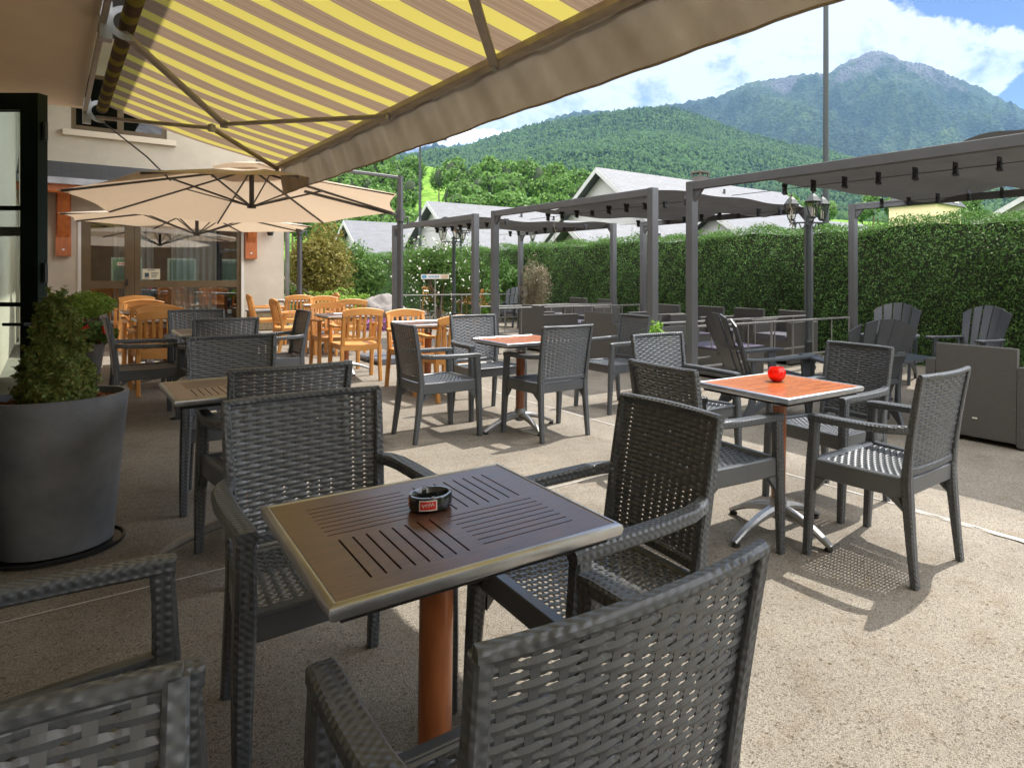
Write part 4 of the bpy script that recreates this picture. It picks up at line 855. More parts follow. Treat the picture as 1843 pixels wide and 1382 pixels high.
m = MB(); m.tube([(x1-fx-.155+.017*math.cos(q), -.0075, zz+.017*math.sin(q)) for q in np.linspace(0, 6.283, 20)], .0015, 5); m.box(x1-fx-.165, x1-fx-.148, -.008, -.0065, zz-.002, zz+.008); m.add([(x1-fx-.148, -.0075, zz-.004), (x1-fx-.142, -.0075, zz-.008), (x1-fx-.142, -.0075, zz+.012), (x1-fx-.148, -.0075, zz+.008)], [(0, 1, 2, 3)]); m.build('camera_symbol', 'ink', st)
m = MB()
for i, (w_, dz_) in enumerate(((.10, .013), (.07, 0), (.095, -.013))):
    xx = x1-fx-.012-w_
    while xx < x1-fx-.014: m.box(xx, xx+.007, -.008, -.0065, zz+dz_-.0025, zz+dz_+.0025); xx += .0095
m.build('lettering', 'ink', st)
m = MB(); m.tube([(x1-.03, -.03, .98), (x1-.03, -.07, .98), (x1-.14, -.07, .98)], .009, 8); m.build('handle', 'black', DR)
for z_ in (.4, 1.2, 1.95): MB().tube([(x1+.012, .0, z_), (x1+.012, 0, z_+.10)], .012, 8).build('hinge', 'black', DR)
# ---------------------------------------------------------------- awning
def awning():
    o = P(5, .3, 3.0); root = empty('awning', o, 42.4, 'retractable awning with yellow and brown striped cloth and taupe valance overhead', 'awning'); O = (.3, 5, 3.0)
    uE, uS = 9.02, -1.6; vr, zr = .40, 3.02; vb, zb = 2.02, 2.61
    zu = lambda u: zr+.0*u
    def fab(s, t):
        u = uS+(uE-uS)*s; sag = -.035*math.sin(math.pi*t)*(1+.4*math.sin(u*2.1)) +.010*math.sin(u*5.3+t*3)*math.sin(math.pi*t)+.006*math.sin(u*11+t*5)*t*math.sin(math.pi*t*.97)
        return (vr+(vb-vr)*t, u, zr+.05+(zb-zr-.05)*t+sag)
    m = MB(O); m.grid(fab, 160, 16); uvs = [(uS+(uE-uS)*(i % 161)/160+.05, 0) for i in range(len(m.v))]; m.build('striped_cloth', 'awning', root, True, uvs)
    m = MB(O); n = 24; vs = []; L = 90
    for i in range(L+1):
        u = uS+(uE-uS)*i/L
        for k in range(n): q = 2*math.pi*k/n; vs.append((vr-.01+.048*math.cos(q), u, zr+.0+.048*math.sin(q)))
    m.add(vs, [(i*n+k, i*n+(k+1) % n, i*n+n+(k+1) % n, i*n+n+k) for i in range(L) for k in range(n)]); uvs = [(uS+(uE-uS)*(i//n)/L+.05, 0) for i in range(len(vs))]; m.build('roller', 'awning', root, True, uvs)
    M['bar'] = mat('beige aluminium', (.46, .38, .28), .4, .2, noise=6); M['arm'] = mat('grey beige arm', (.34, .30, .25), .45, .15, noise=6)
    m = MB(O); m.sweep([(vb-.01, uS, zb-.02), (vb-.01, uE, zb-.02)], (.07, .055)); m.build('front_bar', 'bar', root, 'auto')
    rr = random.Random(7); ph = [rr.uniform(0, 6) for _ in range(8)]
    def val(s, t):
        u = uS+(uE-uS)*s; sc = .012*math.sin(u*1.15*math.pi/.42)*0; w = .010*math.sin(math.pi*t*.8)*math.sin(u*5+ph[0]+2*t)+.009*math.sin(math.pi*t*.8)*math.sin(u*13+ph[1]+3*t)+.004*math.sin(u*31+t*8+ph[2])*math.sin(math.pi*t*.85)+.003*math.sin(u*3)*t
        return (vb+.036+w+.02*t, u, zb+.015-.36*t+.003*math.sin(u*4)*t)
    m = MB(O); m.grid(val, 420, 10); m.build('valance', 'valance', root, True)
    m = MB(O); m.tube([Vector(val(i/200, 1))+Vector((0.004, 0, 0)) for i in range(201)], .007, 6); m.build('hem_cord', 'valance', root, True)
    m = MB(O); m.sweep([(vb+.052, uS, zb-.030), (vb+.052, uE, zb-.030)], (.006, .020)); m.build('stitched_band', 'valance', root)
    for i in range(36):
        u = uS+.15+i*.30
        if u < uE: MB(O).lathe([(0, 0), (.009, .0), (.009, .004), (0, .006)], c=(0, 0, 0), n=10).build('rivet', 'alu', root).matrix_local = Matrix.Translation((vb+.058-.3, u-5, zb-.03-3.0)) @ Matrix.Rotation(R(90), 4, 'Y')
    def arm(u0, ue, ve, u1):
        z0 = zr-.10; z1 = zb-.055; ze = z0+(z1-z0)*((ve-.45)/(vb-.45)); a = MB(O)
        a.sweep([(.36, u0, z0), (ve, ue, ze)], (.035, .06), side=(0, 0, 1), ch=.25); a.build('folding_arm', 'arm', root, 'auto')
        b = MB(O); b.sweep([(ve, ue, ze), (vb-.03, u1, z1)], (.032, .055), side=(0, 0, 1), ch=.25); b.build('folding_arm', 'arm', root, 'auto')
        k = MB(O); k.lathe([(.03, -.035), (.034, -.03), (.034, .03), (.03, .035)], c=(ve, ue, ze), n=16); k.lathe([(.012, .035), (.012, .045)], c=(ve, ue, ze), n=8); k.build('elbow', 'cast', root, 'auto')
        k = MB(O); k.lathe([(.022, -.03), (.022, .03)], c=(vb-.03, u1, z1), n=12); k.build('arm_joint', 'cast', root, 'auto')
    def bracket(u):
        k = MB(O); n = 18; vs = []
        for z_ in (-.012, .012):
            for i in range(n):
                q = i/(n-1)*math.pi*1.35-.3
                for r_ in (.075, .115): vs.append((vr-.02-r_*math.sin(q)*1.0, u+z_, zr-.03+r_*math.cos(q)*-1+.0))
        f = []
        for i in range(n-1):
            a = 2*i; f += [(a, a+1, a+3, a+2), (2*n+a, 2*n+a+2, 2*n+a+3, 2*n+a+1), (a+1, 2*n+a+1, 2*n+a+3, a+3), (a, a+2, 2*n+a+2, 2*n+a)]
        k.add(vs, f); k.box(.235, .30, u-.05, u+.05, zr-.17, zr+.08); k.sweep([(.30, u, zr-.10), (.42, u, zr-.10)], (.05, .06)); k.build('wall_bracket', 'cast', root, 'auto')
    P1 = lambda px, py, z: uv(at(px, py, (z-CH)*F/(CY-py)))
    # elbows from their place in the picture at arm height
    e1 = P1(381, 222, 2.80); e2 = P1(403, 205, 2.84)
    arm(9.0, e1[0], e1[1], 8.9); arm(5.75, e2[0], e2[1], P1(690, 203, 2.58)[0]); 
    a3 = P1(880, 115, 2.56)[0]
    arm(1.0, 2.3, 1.0, a3)
    for u in (9.02, 5.75, 1.0): bracket(u)
    m = MB(O); m.box(.24, .27, uS, uE+.1, zr-.07, zr-.02); m.build('mounting_rail', 'arm', root)
    m = MB(O); q = P(9.35, .3, 0); m.tube([(.42, 8.9, zr-.13), (.43, 8.95, 2.0)], .009, 8) if False else m.tube([(.36, 9.05, zr-.10), (.75, 8.9, 2.55), (.95, 8.8, 2.30)], .008, 8); m.build('crank_rod', 'steel_dark', root)
awning()
q = P(-15, 4.5); bb = empty('brick_building', (q.x, q.y, -.5), 42.4, 'reddish brown building across the yard, mirrored in the glass front', 'building'); O = (4.5, -15, -.5)
MB(O).box(1.5, 13, -19, -15, -.5, 6.5).build('wall', mat('red brown wall', (.26, .13, .09), .9, noise=6), bb)
for k in range(4): w_ = MB(O).box(2.5+2.6*k, 3.9+2.6*k, -15, -14.95, .9, 2.3).build('window', 'white', bb); MB(O).box(2.6+2.6*k, 3.8+2.6*k, -14.95, -14.93, 1.0, 2.2).build('pane', 'glass', w_)
m = MB(O); m.hexa([(1, -20, 6.5), (13.5, -20, 6.5), (13.5, -14.3, 6.5), (1, -14.3, 6.5), (1, -18, 8.5), (13.5, -18, 8.5), (13.5, -17, 8.5), (1, -17, 8.5)]); m.build('roof', 'slate_dark', bb)
# ---------------------------------------------------------------- wing with the glass front (plane u = 16.8)
def wing():
    Wu = 16.8; o = P(Wu, 1.7); root = empty('annex_building', (o.x, o.y, 0), 42.4, 'sand coloured rendered annex with large brown framed glass front and slate canopy', 'building'); O = (1.7, Wu, 0)
    def vz(px, py, du=0):
        r = (px-CX)/F; Y = (Wu+du)/(Uy+r*Ux); X = r*Y; return X*Vx+Y*Vy, CH-(py-CY)/F*Y
    gl, gt = vz(146, 388)[0], vz(146, 390)[1]; gr = vz(434, 400)[0]; cr = vz(511, 450)[0]
    print('wing', gl, gt, gr, cr)
    T = 5.9; D = Wu+.3
    ul, ur, ub = vz(128, 240)[0], vz(300, 240)[0], vz(200, 240)[1]; ut = ub+1.1
    m = MB(O); m.box(-1.2, gl, Wu, D, -.3, ub); m.box(gr, cr, Wu, D, -.3, ub); m.box(gl, gr, Wu, D, gt, ub); m.box(-1.2, ul, Wu, D, ub, ut); m.box(ur, cr, Wu, D, ub, ut); m.box(-1.2, cr, Wu, D, ut, T+.4)
    m.box(cr-.3, cr, D, Wu+7, -.3, T+.4); m.build('wall', 'render_wall', root)
    m = MB(O); m.box(-1.6, cr+.6, Wu-.9, Wu+8, T+.4, T+.55); m.build('roof', 'slate', root)
    m = MB(O); m.box(ul-.12, ur+.15, Wu-.10, Wu-.001, ub-.13, ub-.02); m.build('sill', 'render_house', root)
    wn = MB(O); w = .07
    wn.box(ul, ul+w, Wu+.04, Wu+.12, ub, ut); wn.box(ur-w, ur, Wu+.04, Wu+.12, ub, ut); wn.box(ul+w, ur-w, Wu+.04, Wu+.12, ub, ub+w+.02); wn.box(ul+w, ur-w, Wu+.04, Wu+.12, ut-w, ut); c = (ul+ur)/2; wn.box(c-.05, c+.05, Wu+.035, Wu+.12, ub+w+.02, ut-w); wn = wn.build('upper_window', 'frame_brown', root); MB(O).box(ul+w, ur-w, Wu+.075, Wu+.085, ub+w, ut-w).build('pane', 'glass_dark', wn); MB(O).box(ul, ur, Wu+.28, Wu+.29, ub, ut).build('dark_room', 'interior', wn)
    # glass front: door leaf at left, fixed panes at right
    dm = vz(240, 450)[0]; zr_ = vz(240, 512)[1]; fw = .13
    f = MB(O); z0 = .0; y0, y1 = Wu+.06, Wu+.14
    f.box(gl, gl+fw*1.1, y0, y1, z0, gt); f.box(gl+fw*1.1, dm-fw, y0, y1, gt-.10, gt); f.box(dm-fw, dm+.02, y0, y1, z0, gt); f.box(gl+fw*1.1, dm-fw, y0, y1, zr_-.075, zr_+.075); f.box(gl+fw*1.1, dm-fw, y0, y1, z0, .25)
    f = f.build('glass_door', 'frame_brown', root); MB(O).box(gl+fw, dm-fw, Wu+.095, Wu+.103, .2, gt-.08).build('pane', 'glass', f); MB(O).box(dm-fw+.02, dm-fw+.05, Wu+.0, Wu+.055, zr_-.02, zr_+.10).build('handle', 'black', f)
    g = MB(O); g.box(dm+.024, dm+.12, y0, y1, z0, gt); g.box(gr-.07, gr, y0, y1, z0, gt); g.box(dm+.12, gr-.07, y0, y1, gt-.09, gt); g.box(dm+.12, gr-.07, y0, y1, zr_-.07, zr_+.07); g.box(dm+.12, gr-.07, y0, y1, z0, .12)
    g = g.build('window_frame', 'frame_brown', root); MB(O).box(dm+.12, gr-.07, Wu+.095, Wu+.103, .1, gt-.08).build('pane', 'glass', g)
    m = MB(O); m.box(gl-.05, gl-.001, Wu-.02, Wu+.06, 0, gt+.05); m.box(gr+.001, gr+.05, Wu-.02, Wu+.06, 0, gt+.05); m.build('reveal_trim', 'white', root)
    m = MB(O); m.box(gl-.2, gr+.2, Wu+2.6, Wu+2.7, -.2, 3); m.box(gl-.3, gl-.2, Wu+.3, Wu+2.6, -.2, 3); m.box(gr+.2, gr+.3, Wu+.3, Wu+2.6, -.2, 3); m.box(gl-.2, gr+.2, Wu+.3, Wu+2.6, 2.9, 3.0); m.build('room', 'interior', root)
    def cur(a, b, nm):
        m = MB(O); m.grid(lambda s, t: (a+(b-a)*s, Wu+.32+.03*math.sin(s*(b-a)*55)+.01*math.sin(s*37), .05+2.3*t), 120, 2); m.build('curtain', 'curtain', root, True)
    cur(dm+.05, dm+.35, 0); cur(dm+.65, dm+1.45, 0); cur(gl+.5, gl+.75, 0)
    # notices on the glass
    for (a, b, y0_, y1_, mt) in ((257, 289, 484, 503, 'paper'), (212, 231, 472, 478, 'white')):
        va, za = vz(a, y0_); vb_, zb_ = vz(b, y1_); nt = MB(O).box(va, vb_, Wu+.0915, Wu+.0935, zb_, za).build('notice', mt, root)
        k = MB(O)
        if mt == 'paper':
            w_ = vb_-va; hh = za-zb_
            for i in range(8): k.box(va+w_*(.28+.055*i), va+w_*(.28+.055*i+.035), Wu+.0895, Wu+.091, za-hh*.17, za-hh*.07)
            k.lathe([(0, 0), (hh*.22, 0), (hh*.22, .001)], n=16) if False else None
            k.box(va+w_*.13, va+w_*.37, Wu+.0895, Wu+.091, zb_+hh*.22, zb_+hh*.62); k.box(va+w_*.12, va+w_*.40, Wu+.0895, Wu+.091, zb_+hh*.08, zb_+hh*.14)
            for r_ in range(4): k.box(va+w_*.50, va+w_*(.90-.04*r_), Wu+.0895, Wu+.091, zb_+hh*(.60-.14*r_), zb_+hh*(.655-.14*r_))
            k.build('lettering', 'ink', nt)
        else:
            for i in range(6): k.box(va+.02+i*.035, va+.045+i*.035, Wu+.0895, Wu+.091, zb_+.02, za-.02)
            k.build('lettering', 'red', nt)
    # slate canopy with timber brackets
    zt = vz(100, 290)[1]; c0 = -.9; c1 = gr+.55; pr = .95
    zb2 = zt-.44
    m = MB(O); m.hexa([(c0, Wu-pr, zb2), (c1, Wu-pr, zb2), (c1, Wu-.001, zt-.05), (c0, Wu-.001, zt-.05), (c0, Wu-pr, zb2+.05), (c1, Wu-pr, zb2+.05), (c1, Wu-.001, zt), (c0, Wu-.001, zt)])
    uvs = [(p[0], p[2]*2+(p[1]-Wu)) for p in m.v]; m.build('slate_canopy', 'slate_dark', root, uvs=uvs)
    m = MB(O); m.box(c0, c1, Wu-pr-.10, Wu-pr+.0, zb2-.085, zb2+.03); m.build('gutter', 'zinc', root)
    m = MB(O); m.sweep([(c0, Wu-pr+.12, zb2-.09), (c1, Wu-pr+.12, zb2-.13)], (.26, .14), side=(0, 0, 1)); m.build('timber_beam', 'timber', root)
    for px, pt, pb in ((114, 365, 461), (450, 408, 466)):
        vv = vz(px, 400)[0]; zl = vz(px, pb)[1]; w_ = .11
        m = MB(O); m.box(vv-w_, vv+w_, Wu-.13, Wu-.001, zl, zb2+.2); m.build('timber_post', 'timber', root)
        m = MB(O); n = 10; vs = []
        for s in (-1, 1):
            for i in range(n): q = i/(n-1); vs += [(vv+s*w_*.75, Wu-.13-.60*q, zl+.35+(zb2-zl-.45)*math.sin(q*math.pi/2)**1.2), (vv+s*w_*.75, Wu-.13-.60*q, zb2-.04-.0*q)]
        f = []
        for i in range(n-1): a = 2*i; b = 2*n+a; f += [(a, a+2, a+3, a+1), (b, b+1, b+3, b+2), (a, b, b+2, a+2)]
        m.add(vs, f); m.build('timber_brace', 'timber', root); MB(O).tube([(vv, Wu-.14, zl+.12), (vv, Wu-.132, zl+.12)], .02, 12).build('bolt', 'white', root)
    va, za = vz(483, 413); wl = MB(O); wl.lathe([(.05, -.1), (.09, .06), (.10, .07), (.02, .16)], c=(va, Wu-.18, za-.05), n=6); wl.tube([(va, Wu-.18, za+.1), (va, Wu-.1, za+.16), (va, Wu, za+.1)], .015, 8); wl.build('wall_lantern', 'black', root)
    m = MB(O); m.tube([(cr+.07, Wu-.0, 0), (cr+.07, Wu-.0, T+.3)], .045, 12); m.build('downpipe', 'zinc', root, True)
    m = MB(O); m.tube([(-.32, Wu-.9, .1), (-.32, Wu-.9, 6)], .05, 12); m.build('downpipe', 'pinkish', root, True)
M['fascia'] = mat('grey white boards', (.42, .41, .40), .6, noise=3, col2=(.35, .34, .33)); M['zinc'] = mat('zinc', (.42, .43, .46), .4, .6, noise=5); M['pinkish'] = mat('pinkish paint', (.52, .36, .31), .6, noise=5)
wing()
x, y = spot(528, 17.3); hr = empty('handrail', (x, y, 0), 0, 'white sloping handrail beside the annex corner', 'handrail'); MB((x, y, 0)).sweep([(x-.45, y, 1.35), (x+.55, y, .75)], (.05, .08), side=(0, 0, 1)).build('rail', 'white', hr)
for a in (-.40, .5): MB((x, y, 0)).tube([(x+a, y, 0), (x+a, y, 1.05-.3*(a+.4)/.9*1.0+.25)], .02, 8).build('post', 'white', hr)
# ---------------------------------------------------------------- street light poles
def pole(px, Y, r, z1, label):
    x, y = spot(px, Y); root = empty('street_light_pole', (x, y, -.5), 0, label, 'pole', 'grey street light poles'); MB().tube([(0, 0, 0), (0, 0, 3), (0, 0, z1)], [r*1.3, r, r*.75], 16).build('shaft', 'pole_dark', root, 'auto'); MB().lathe([(r*2, 0), (r*2, .5), (r*1.35, .55)], n=16).build('base_sleeve', 'steel_dark', root, 'auto')
    MB().sweep([(0, 0, z1-.05), (.3, .4, z1+.12), (.8, 1., z1+.15)], [(.05, .05), (.05, .05), (.16, .06)], side=(0, 0, 1)).build('lamp_arm', 'steel_dark', root)
pole(1486.5, 12.3, .058, 8.2, 'tall dark street light pole at right, rising behind the nearest pergola against the mountain')
pole(756, 28, .06, 7.6, 'thin dark street light pole at left, against the wooded slope')
pole(1622, 30, .05, 3.9, 'short far pole above the hedge near the right hand roofs')
# ---------------------------------------------------------------- houses beyond the hedge
def house(px, py, Y, hw, L, label, pitch=35, wall=2.6, left=1, chim=None, wallm='white_wall', two=False):
    ap = at(px, py, Y); u0, v0 = uv(ap); z1 = ap.z; root = empty('slate_roofed_house', (ap.x, ap.y, -.5), 42.4, label, 'house', 'slate roofed houses behind the hedge'); O = (v0, u0, -.5)
    dz = hw*math.tan(R(pitch)); ze = z1-dz; oh = .45; t = .12
    m = MB(O); m.add([(v0, u0-hw+.3, -.5), (v0, u0+hw-.3, -.5), (v0, u0+hw-.3, ze+.1), (v0, u0, z1-.2), (v0, u0-hw+.3, ze+.1)]+[(v0+L, u0-hw+.3, -.5), (v0+L, u0+hw-.3, -.5), (v0+L, u0+hw-.3, ze+.1), (v0+L, u0, z1-.2), (v0+L, u0-hw+.3, ze+.1)],
                     [(0, 1, 2, 3, 4), (9, 8, 7, 6, 5), (0, 5, 6, 1), (1, 6, 7, 2), (0, 4, 9, 5)]); m.build('wall', wallm, root)
    r = MB(O); vs = []; uvs = []
    for s in (-1, 1):
        for (a, z) in ((0, z1), (1, ze)):
            for vv in (v0-oh, v0+L+oh): vs.append((vv, u0+s*hw*a, z)); uvs.append((vv, a*hw/math.cos(R(pitch))))
    top = list(vs); vs += [(a, b, z-t) for a, b, z in top]; uvs += uvs[:8]
    f = []
    for s in (0, 4):
        q = (s, s+1, s+3, s+2); f += [q if s else q[::-1], tuple(8+i for i in (q[::-1] if s else q)), (s+2, s+3, s+11, s+10), (s, s+2, s+10, s+8), (s+1, s+9, s+11, s+3)]
    r.add(vs, f); r.build('roof', 'slate', root, uvs=uvs)
    b = MB(O)      # pale barge boards along the gable
    for s in (-1, 1): b.add([(v0-oh-.03, u0, z1-.02), (v0-oh-.03, u0+s*hw, ze-.02), (v0-oh-.03, u0+s*hw, ze-.24), (v0-oh-.03, u0, z1-.26), (v0-oh-.001, u0, z1-.02), (v0-oh-.001, u0+s*hw, ze-.02), (v0-oh-.001, u0+s*hw, ze-.24), (v0-oh-.001, u0, z1-.26)], [(0, 1, 2, 3), (4, 7, 6, 5), (0, 4, 5, 1), (2, 6, 7, 3)])
    b.build('barge_board', 'fascia', root)
    for s in (-1, 1): MB(O).tube([(v0-oh, u0+s*(hw+.05), ze-.06), (v0+L+oh, u0+s*(hw+.05), ze-.06)], .06, 8).build('gutter', 'zinc', root)
    for k in range(2): 
        vv = v0+L*(.28+.3*k); m = MB(O); m.box(vv, vv+.9, u0-hw+.27, u0-hw+.302, .9, 2.1); w_ = m.build('window', 'frame_brown', root); MB(O).box(vv+.08, vv+.82, u0-hw+.262, u0-hw+.269, .98, 2.02).build('pane', 'glass', w_)
    for k, (du, dv) in enumerate(((.8, L*.38), (.9, L*.55))):
        m = MB(O); zz = z1-du*math.tan(R(pitch)); m.tube([(v0+dv, u0-du, zz-.1), (v0+dv, u0-du, zz+.22)], .06, 8); m.build('vent_pipe', 'black', root)
    if chim:
        vv = v0+chim; m = MB(O); m.box(vv-.3, vv+.3, u0-.3, u0+.3, z1-.5, z1+.22); m.box(vv-.36, vv+.36, u0-.36, u0+.36, z1+.42, z1+.50)
        for a in (-.28, .28):
            for c in (-.28, .28): m.box(vv+a-.04, vv+a+.04, u0+c-.04, u0+c+.04, z1+.22, z1+.42)
        m.build('chimney', 'chimney', root)
house(1087, 303, 30, 4.6, 13, 'tallest white gabled house with slate roof and dark chimney, behind the pergola tops', chim=6.3)
house(784, 363, 34, 4.6, 12, 'slate roofed house with gable right of the thin pole')
house(634, 397, 36, 4.4, 9, 'low slate roofed house at left between parasol and post')
house(1035, 398, 24, 3.0, 9, 'low slate roof with pale gable end just over the hedge behind the middle pergola')
house(1880, 335, 27, 4.0, 9, 'white gabled house at the right edge above the hedge', pitch=28)
house(1290, 378, 27, 4.5, 11, 'long low slate roof over the hedge, seen below the nearest pergola', pitch=30)
ap = at(1665, 372, 48); mr = empty('mansard_house', (ap.x, ap.y, -.5), 42.4, 'cream house with dark mansard roof and small dormers far right', 'house'); u0, v0 = uv(ap); O = (v0, u0, -.5)
MB(O).box(v0-1.5, v0+2.5, u0-1.5, u0+2, -.5, ap.z).build('wall', mat('cream wall', (.66, .52, .32), .9), mr)
m = MB(O); m.hexa([(v0-1.8, u0-1.8, ap.z), (v0+2.8, u0-1.8, ap.z), (v0+2.8, u0+2.3, ap.z), (v0-1.8, u0+2.3, ap.z), (v0-1.1, u0-1, ap.z+1.1), (v0+2, u0-1, ap.z+1.1), (v0+2, u0+1.5, ap.z+1.1), (v0-1.1, u0+1.5, ap.z+1.1)]); m.build('roof', 'slate_dark', mr)
for k in range(2): vv = v0-.4+1.8*k; d = MB(O); d.box(vv-.3, vv+.3, u0-1.7, u0-.9, ap.z+.2, ap.z+.9); d.build('dormer', 'white', mr)
# ---------------------------------------------------------------- hills and mountains
def interp(prof, xs): return np.interp(xs, [p[0] for p in prof], [p[1] for p in prof])
def fbm(x, y, seed, octs=6, f0=1., gain=.5):
    r = np.random.default_rng(seed); s = np.zeros_like(x); a = 1.; f = f0
    for o in range(octs):
        for k in range(3): th = r.uniform(0, 6.28); ph = r.uniform(0, 6.28); s += a*np.sin(f*(x*math.cos(th)+y*math.sin(th))+ph+1.3*np.sin(f*.7*(y*math.cos(th)-x*math.sin(th))+ph*2))/3
        a *= gain; f *= 1.97
    return s
def relief(name, prof, r0, r1, y0, mt, nx, nr, amp, seed, ridged=True, fr=.035, jag=0., x0=-900, x1=2900, power=.8):
    xs = np.linspace(x0, x1, nx); s = np.linspace(0, 1, nr); X, S = np.meshgrid(xs, s)
    top = interp(prof, xs); rj = np.random.default_rng(seed)
    for q_, a_ in ((.045, 1.6), (.11, 1.2), (.27, .8), (.6, .5)): top = top-jag*a_*(np.abs(np.sin(xs*q_+rj.uniform(0, 6)+1.7*np.sin(xs*q_*.37+rj.uniform(0, 6))))*-2+1)
    top = top[None, :]; Rr = r0+(r1-r0)*S; a = (X-CX)/F
    ang = (CY-(y0+(top-y0)*S**power))/F
    px, py = a*Rr, Rr; z = CH+ang*Rr
    n = fbm(px/(r1*.10), py/(r1*.10), seed)
    if ridged:
        n = np.zeros_like(z); a_ = 1.; q_ = 1/(r1*fr)
        for o_ in range(6): n += a_*(.55-np.abs(fbm(px*q_, py*q_, seed+o_*7, 2, 1., .5))); a_ *= .5; q_ *= 2.05
    z = z+n*amp*np.sin(math.pi*np.clip(S, 0, 1)*.93+.05)*1.0*(Rr/r1)
    # far side falls away
    px = np.vstack([px, px[-1:]*1.25]); py = np.vstack([py, py[-1:]*1.25]); z = np.vstack([z, np.full((1, nx), -5.)])
    v = np.stack([px, py, z], -1).reshape(-1, 3); i = np.arange((nr)*(nx)).reshape(nr, nx); i = i[:, :-1]; f = np.stack([i, i+1, i+nx+1, i+nx], -1).reshape(-1, 4)
    o = npmesh(name, v, f, mt, None, True); tag(o, kind='structure'); return (px, py, z)
def terr_mat(name, cols, scale, rock=None, rockz=None, bump=.6, bscale=.02, bd=12, snow=False):
    m = bpy.data.materials.new(name); m.use_nodes = True; t = m.node_tree; L = t.links.new; p = t.nodes['Principled BSDF']; p.inputs['Roughness'].default_value = .95; p.inputs['Specular IOR Level'].default_value = .1
    tc = nd(t, 'ShaderNodeTexCoord'); n = nd(t, 'ShaderNodeTexNoise', i_Scale=scale, i_Detail=12, i_Roughness=.68); L(tc.outputs['Object'], n.inputs[0])
    cr = nd(t, 'ShaderNodeValToRGB'); e = cr.color_ramp.elements; e[0].position = .36; e[1].position = .64; e[0].color = (*cols[0], 1); e[1].color = (*cols[-1], 1)
    for i, c in enumerate(cols[1:-1]): e.new(.36+.28*(i+1)/(len(cols)-1)).color = (*c, 1)
    L(n.outputs[0], cr.inputs[0]); c = cr.outputs[0]
    v = nd(t, 'ShaderNodeTexVoronoi', i_Scale=bscale*1.0); L(tc.outputs['Object'], v.inputs[0])
    mr = nd(t, 'ShaderNodeMapRange'); mr.inputs[2].default_value = .8; mr.inputs[3].default_value = 1.25; mr.inputs[4].default_value = .35; L(v.outputs['Distance'], mr.inputs[0])
    mx = nd(t, 'ShaderNodeMix', data_type='RGBA', blend_type='MULTIPLY'); mx.inputs[0].default_value = .8; L(c, mx.inputs[6]); L(mr.outputs[0], mx.inputs[7]); c = mx.outputs[2]
    if rock:
        sp = nd(t, 'ShaderNodeSeparateXYZ'); L(tc.outputs['Object'], sp.inputs[0]); n2 = nd(t, 'ShaderNodeTexNoise', i_Scale=scale*1.3, i_Detail=10, i_Roughness=.7); L(tc.outputs['Object'], n2.inputs[0])
        a = nd(t, 'ShaderNodeMapRange'); a.inputs[1].default_value = rockz[0]; a.inputs[2].default_value = rockz[1]; L(sp.outputs[2], a.inputs[0])
        ge = nd(t, 'ShaderNodeNewGeometry'); sn = nd(t, 'ShaderNodeSeparateXYZ'); L(ge.outputs['True Normal'], sn.inputs[0]); st = nd(t, 'ShaderNodeMapRange'); st.inputs[1].default_value = .86; st.inputs[2].default_value = .55; st.inputs[4].default_value = .22 if not snow else 0; L(sn.outputs[2], st.inputs[0])
        a2 = nd(t, 'ShaderNodeMath', operation='MULTIPLY_ADD', i_1=.55); L(a.outputs[0], a2.inputs[0]); L(st.outputs[0], a2.inputs[2])
        ad = nd(t, 'ShaderNodeMath', operation='ADD'); L(a2.outputs[0], ad.inputs[0]); L(n2.outputs[0], ad.inputs[1])
        r = nd(t, 'ShaderNodeValToRGB'); r.color_ramp.elements[0].position = .93 if not snow else .62; r.color_ramp.elements[1].position = 1.0 if not snow else .72; L(ad.outputs[0], r.inputs[0])
        mx = nd(t, 'ShaderNodeMix', data_type='RGBA'); L(r.outputs[0], mx.inputs[0]); L(c, mx.inputs[6]); mx.inputs[7].default_value = (*rock, 1); c = mx.outputs[2]
    L(c, p.inputs['Base Color']); b = nd(t, 'ShaderNodeBump', i_Strength=bump, i_Distance=bd, invert=True); L(v.outputs['Distance'], b.inputs['Height']); L(b.outputs[0], p.inputs['Normal']); return m
M['t_mount'] = terr_mat('mountain woods and rock', [(.012, .030, .014), (.024, .052, .018), (.06, .10, .03)], .0016, rock=(.088, .090, .090), rockz=(1160, 1900), bump=1, bscale=.05, bd=14)
M['t_mid'] = terr_mat('wooded hill', [(.020, .050, .014), (.045, .10, .022), (.095, .175, .032)], .004, bump=1, bscale=.06, bd=8)
M['t_snow'] = terr_mat('snowy range', [(.07, .08, .11), (.14, .15, .19)], .0012, rock=(.50, .54, .62), rockz=(1400, 2500), snow=True, bscale=.004, bd=60)
M['t_near'] = terr_mat('meadow slope', [(.10, .20, .03), (.14, .27, .035), (.17, .30, .05)], .05, bump=.2, bscale=.5, bd=.4)
relief('snow_mountain', [(300, 330), (700, 300), (760, 262), (790, 250), (830, 243), (860, 232), (885, 228), (905, 238), (925, 240), (960, 262), (1100, 320), (2900, 420)], 6500, 9500, 480, 't_snow', 900, 160, 520, 31, jag=1.6, x0=0, x1=1900)
MP = [(-900, 380), (300, 330), (700, 290), (900, 262), (990, 225), (1050, 208), (1095, 203), (1110, 207), (1180, 194), (1210, 186), (1225, 187), (1250, 184), (1282, 181), (1300, 176), (1330, 164), (1355, 154), (1380, 147), (1400, 149), (1440, 135), (1470, 133), (1490, 128), (1508, 117), (1520, 113), (1540, 104), (1560, 100), (1578, 99), (1590, 104), (1606, 105), (1620, 114), (1640, 116), (1660, 112), (1685, 120), (1700, 128), (1720, 136), (1740, 149), (1765, 160), (1790, 178), (1820, 193), (1843, 209), (1950, 262), (2200, 340), (2900, 420)]
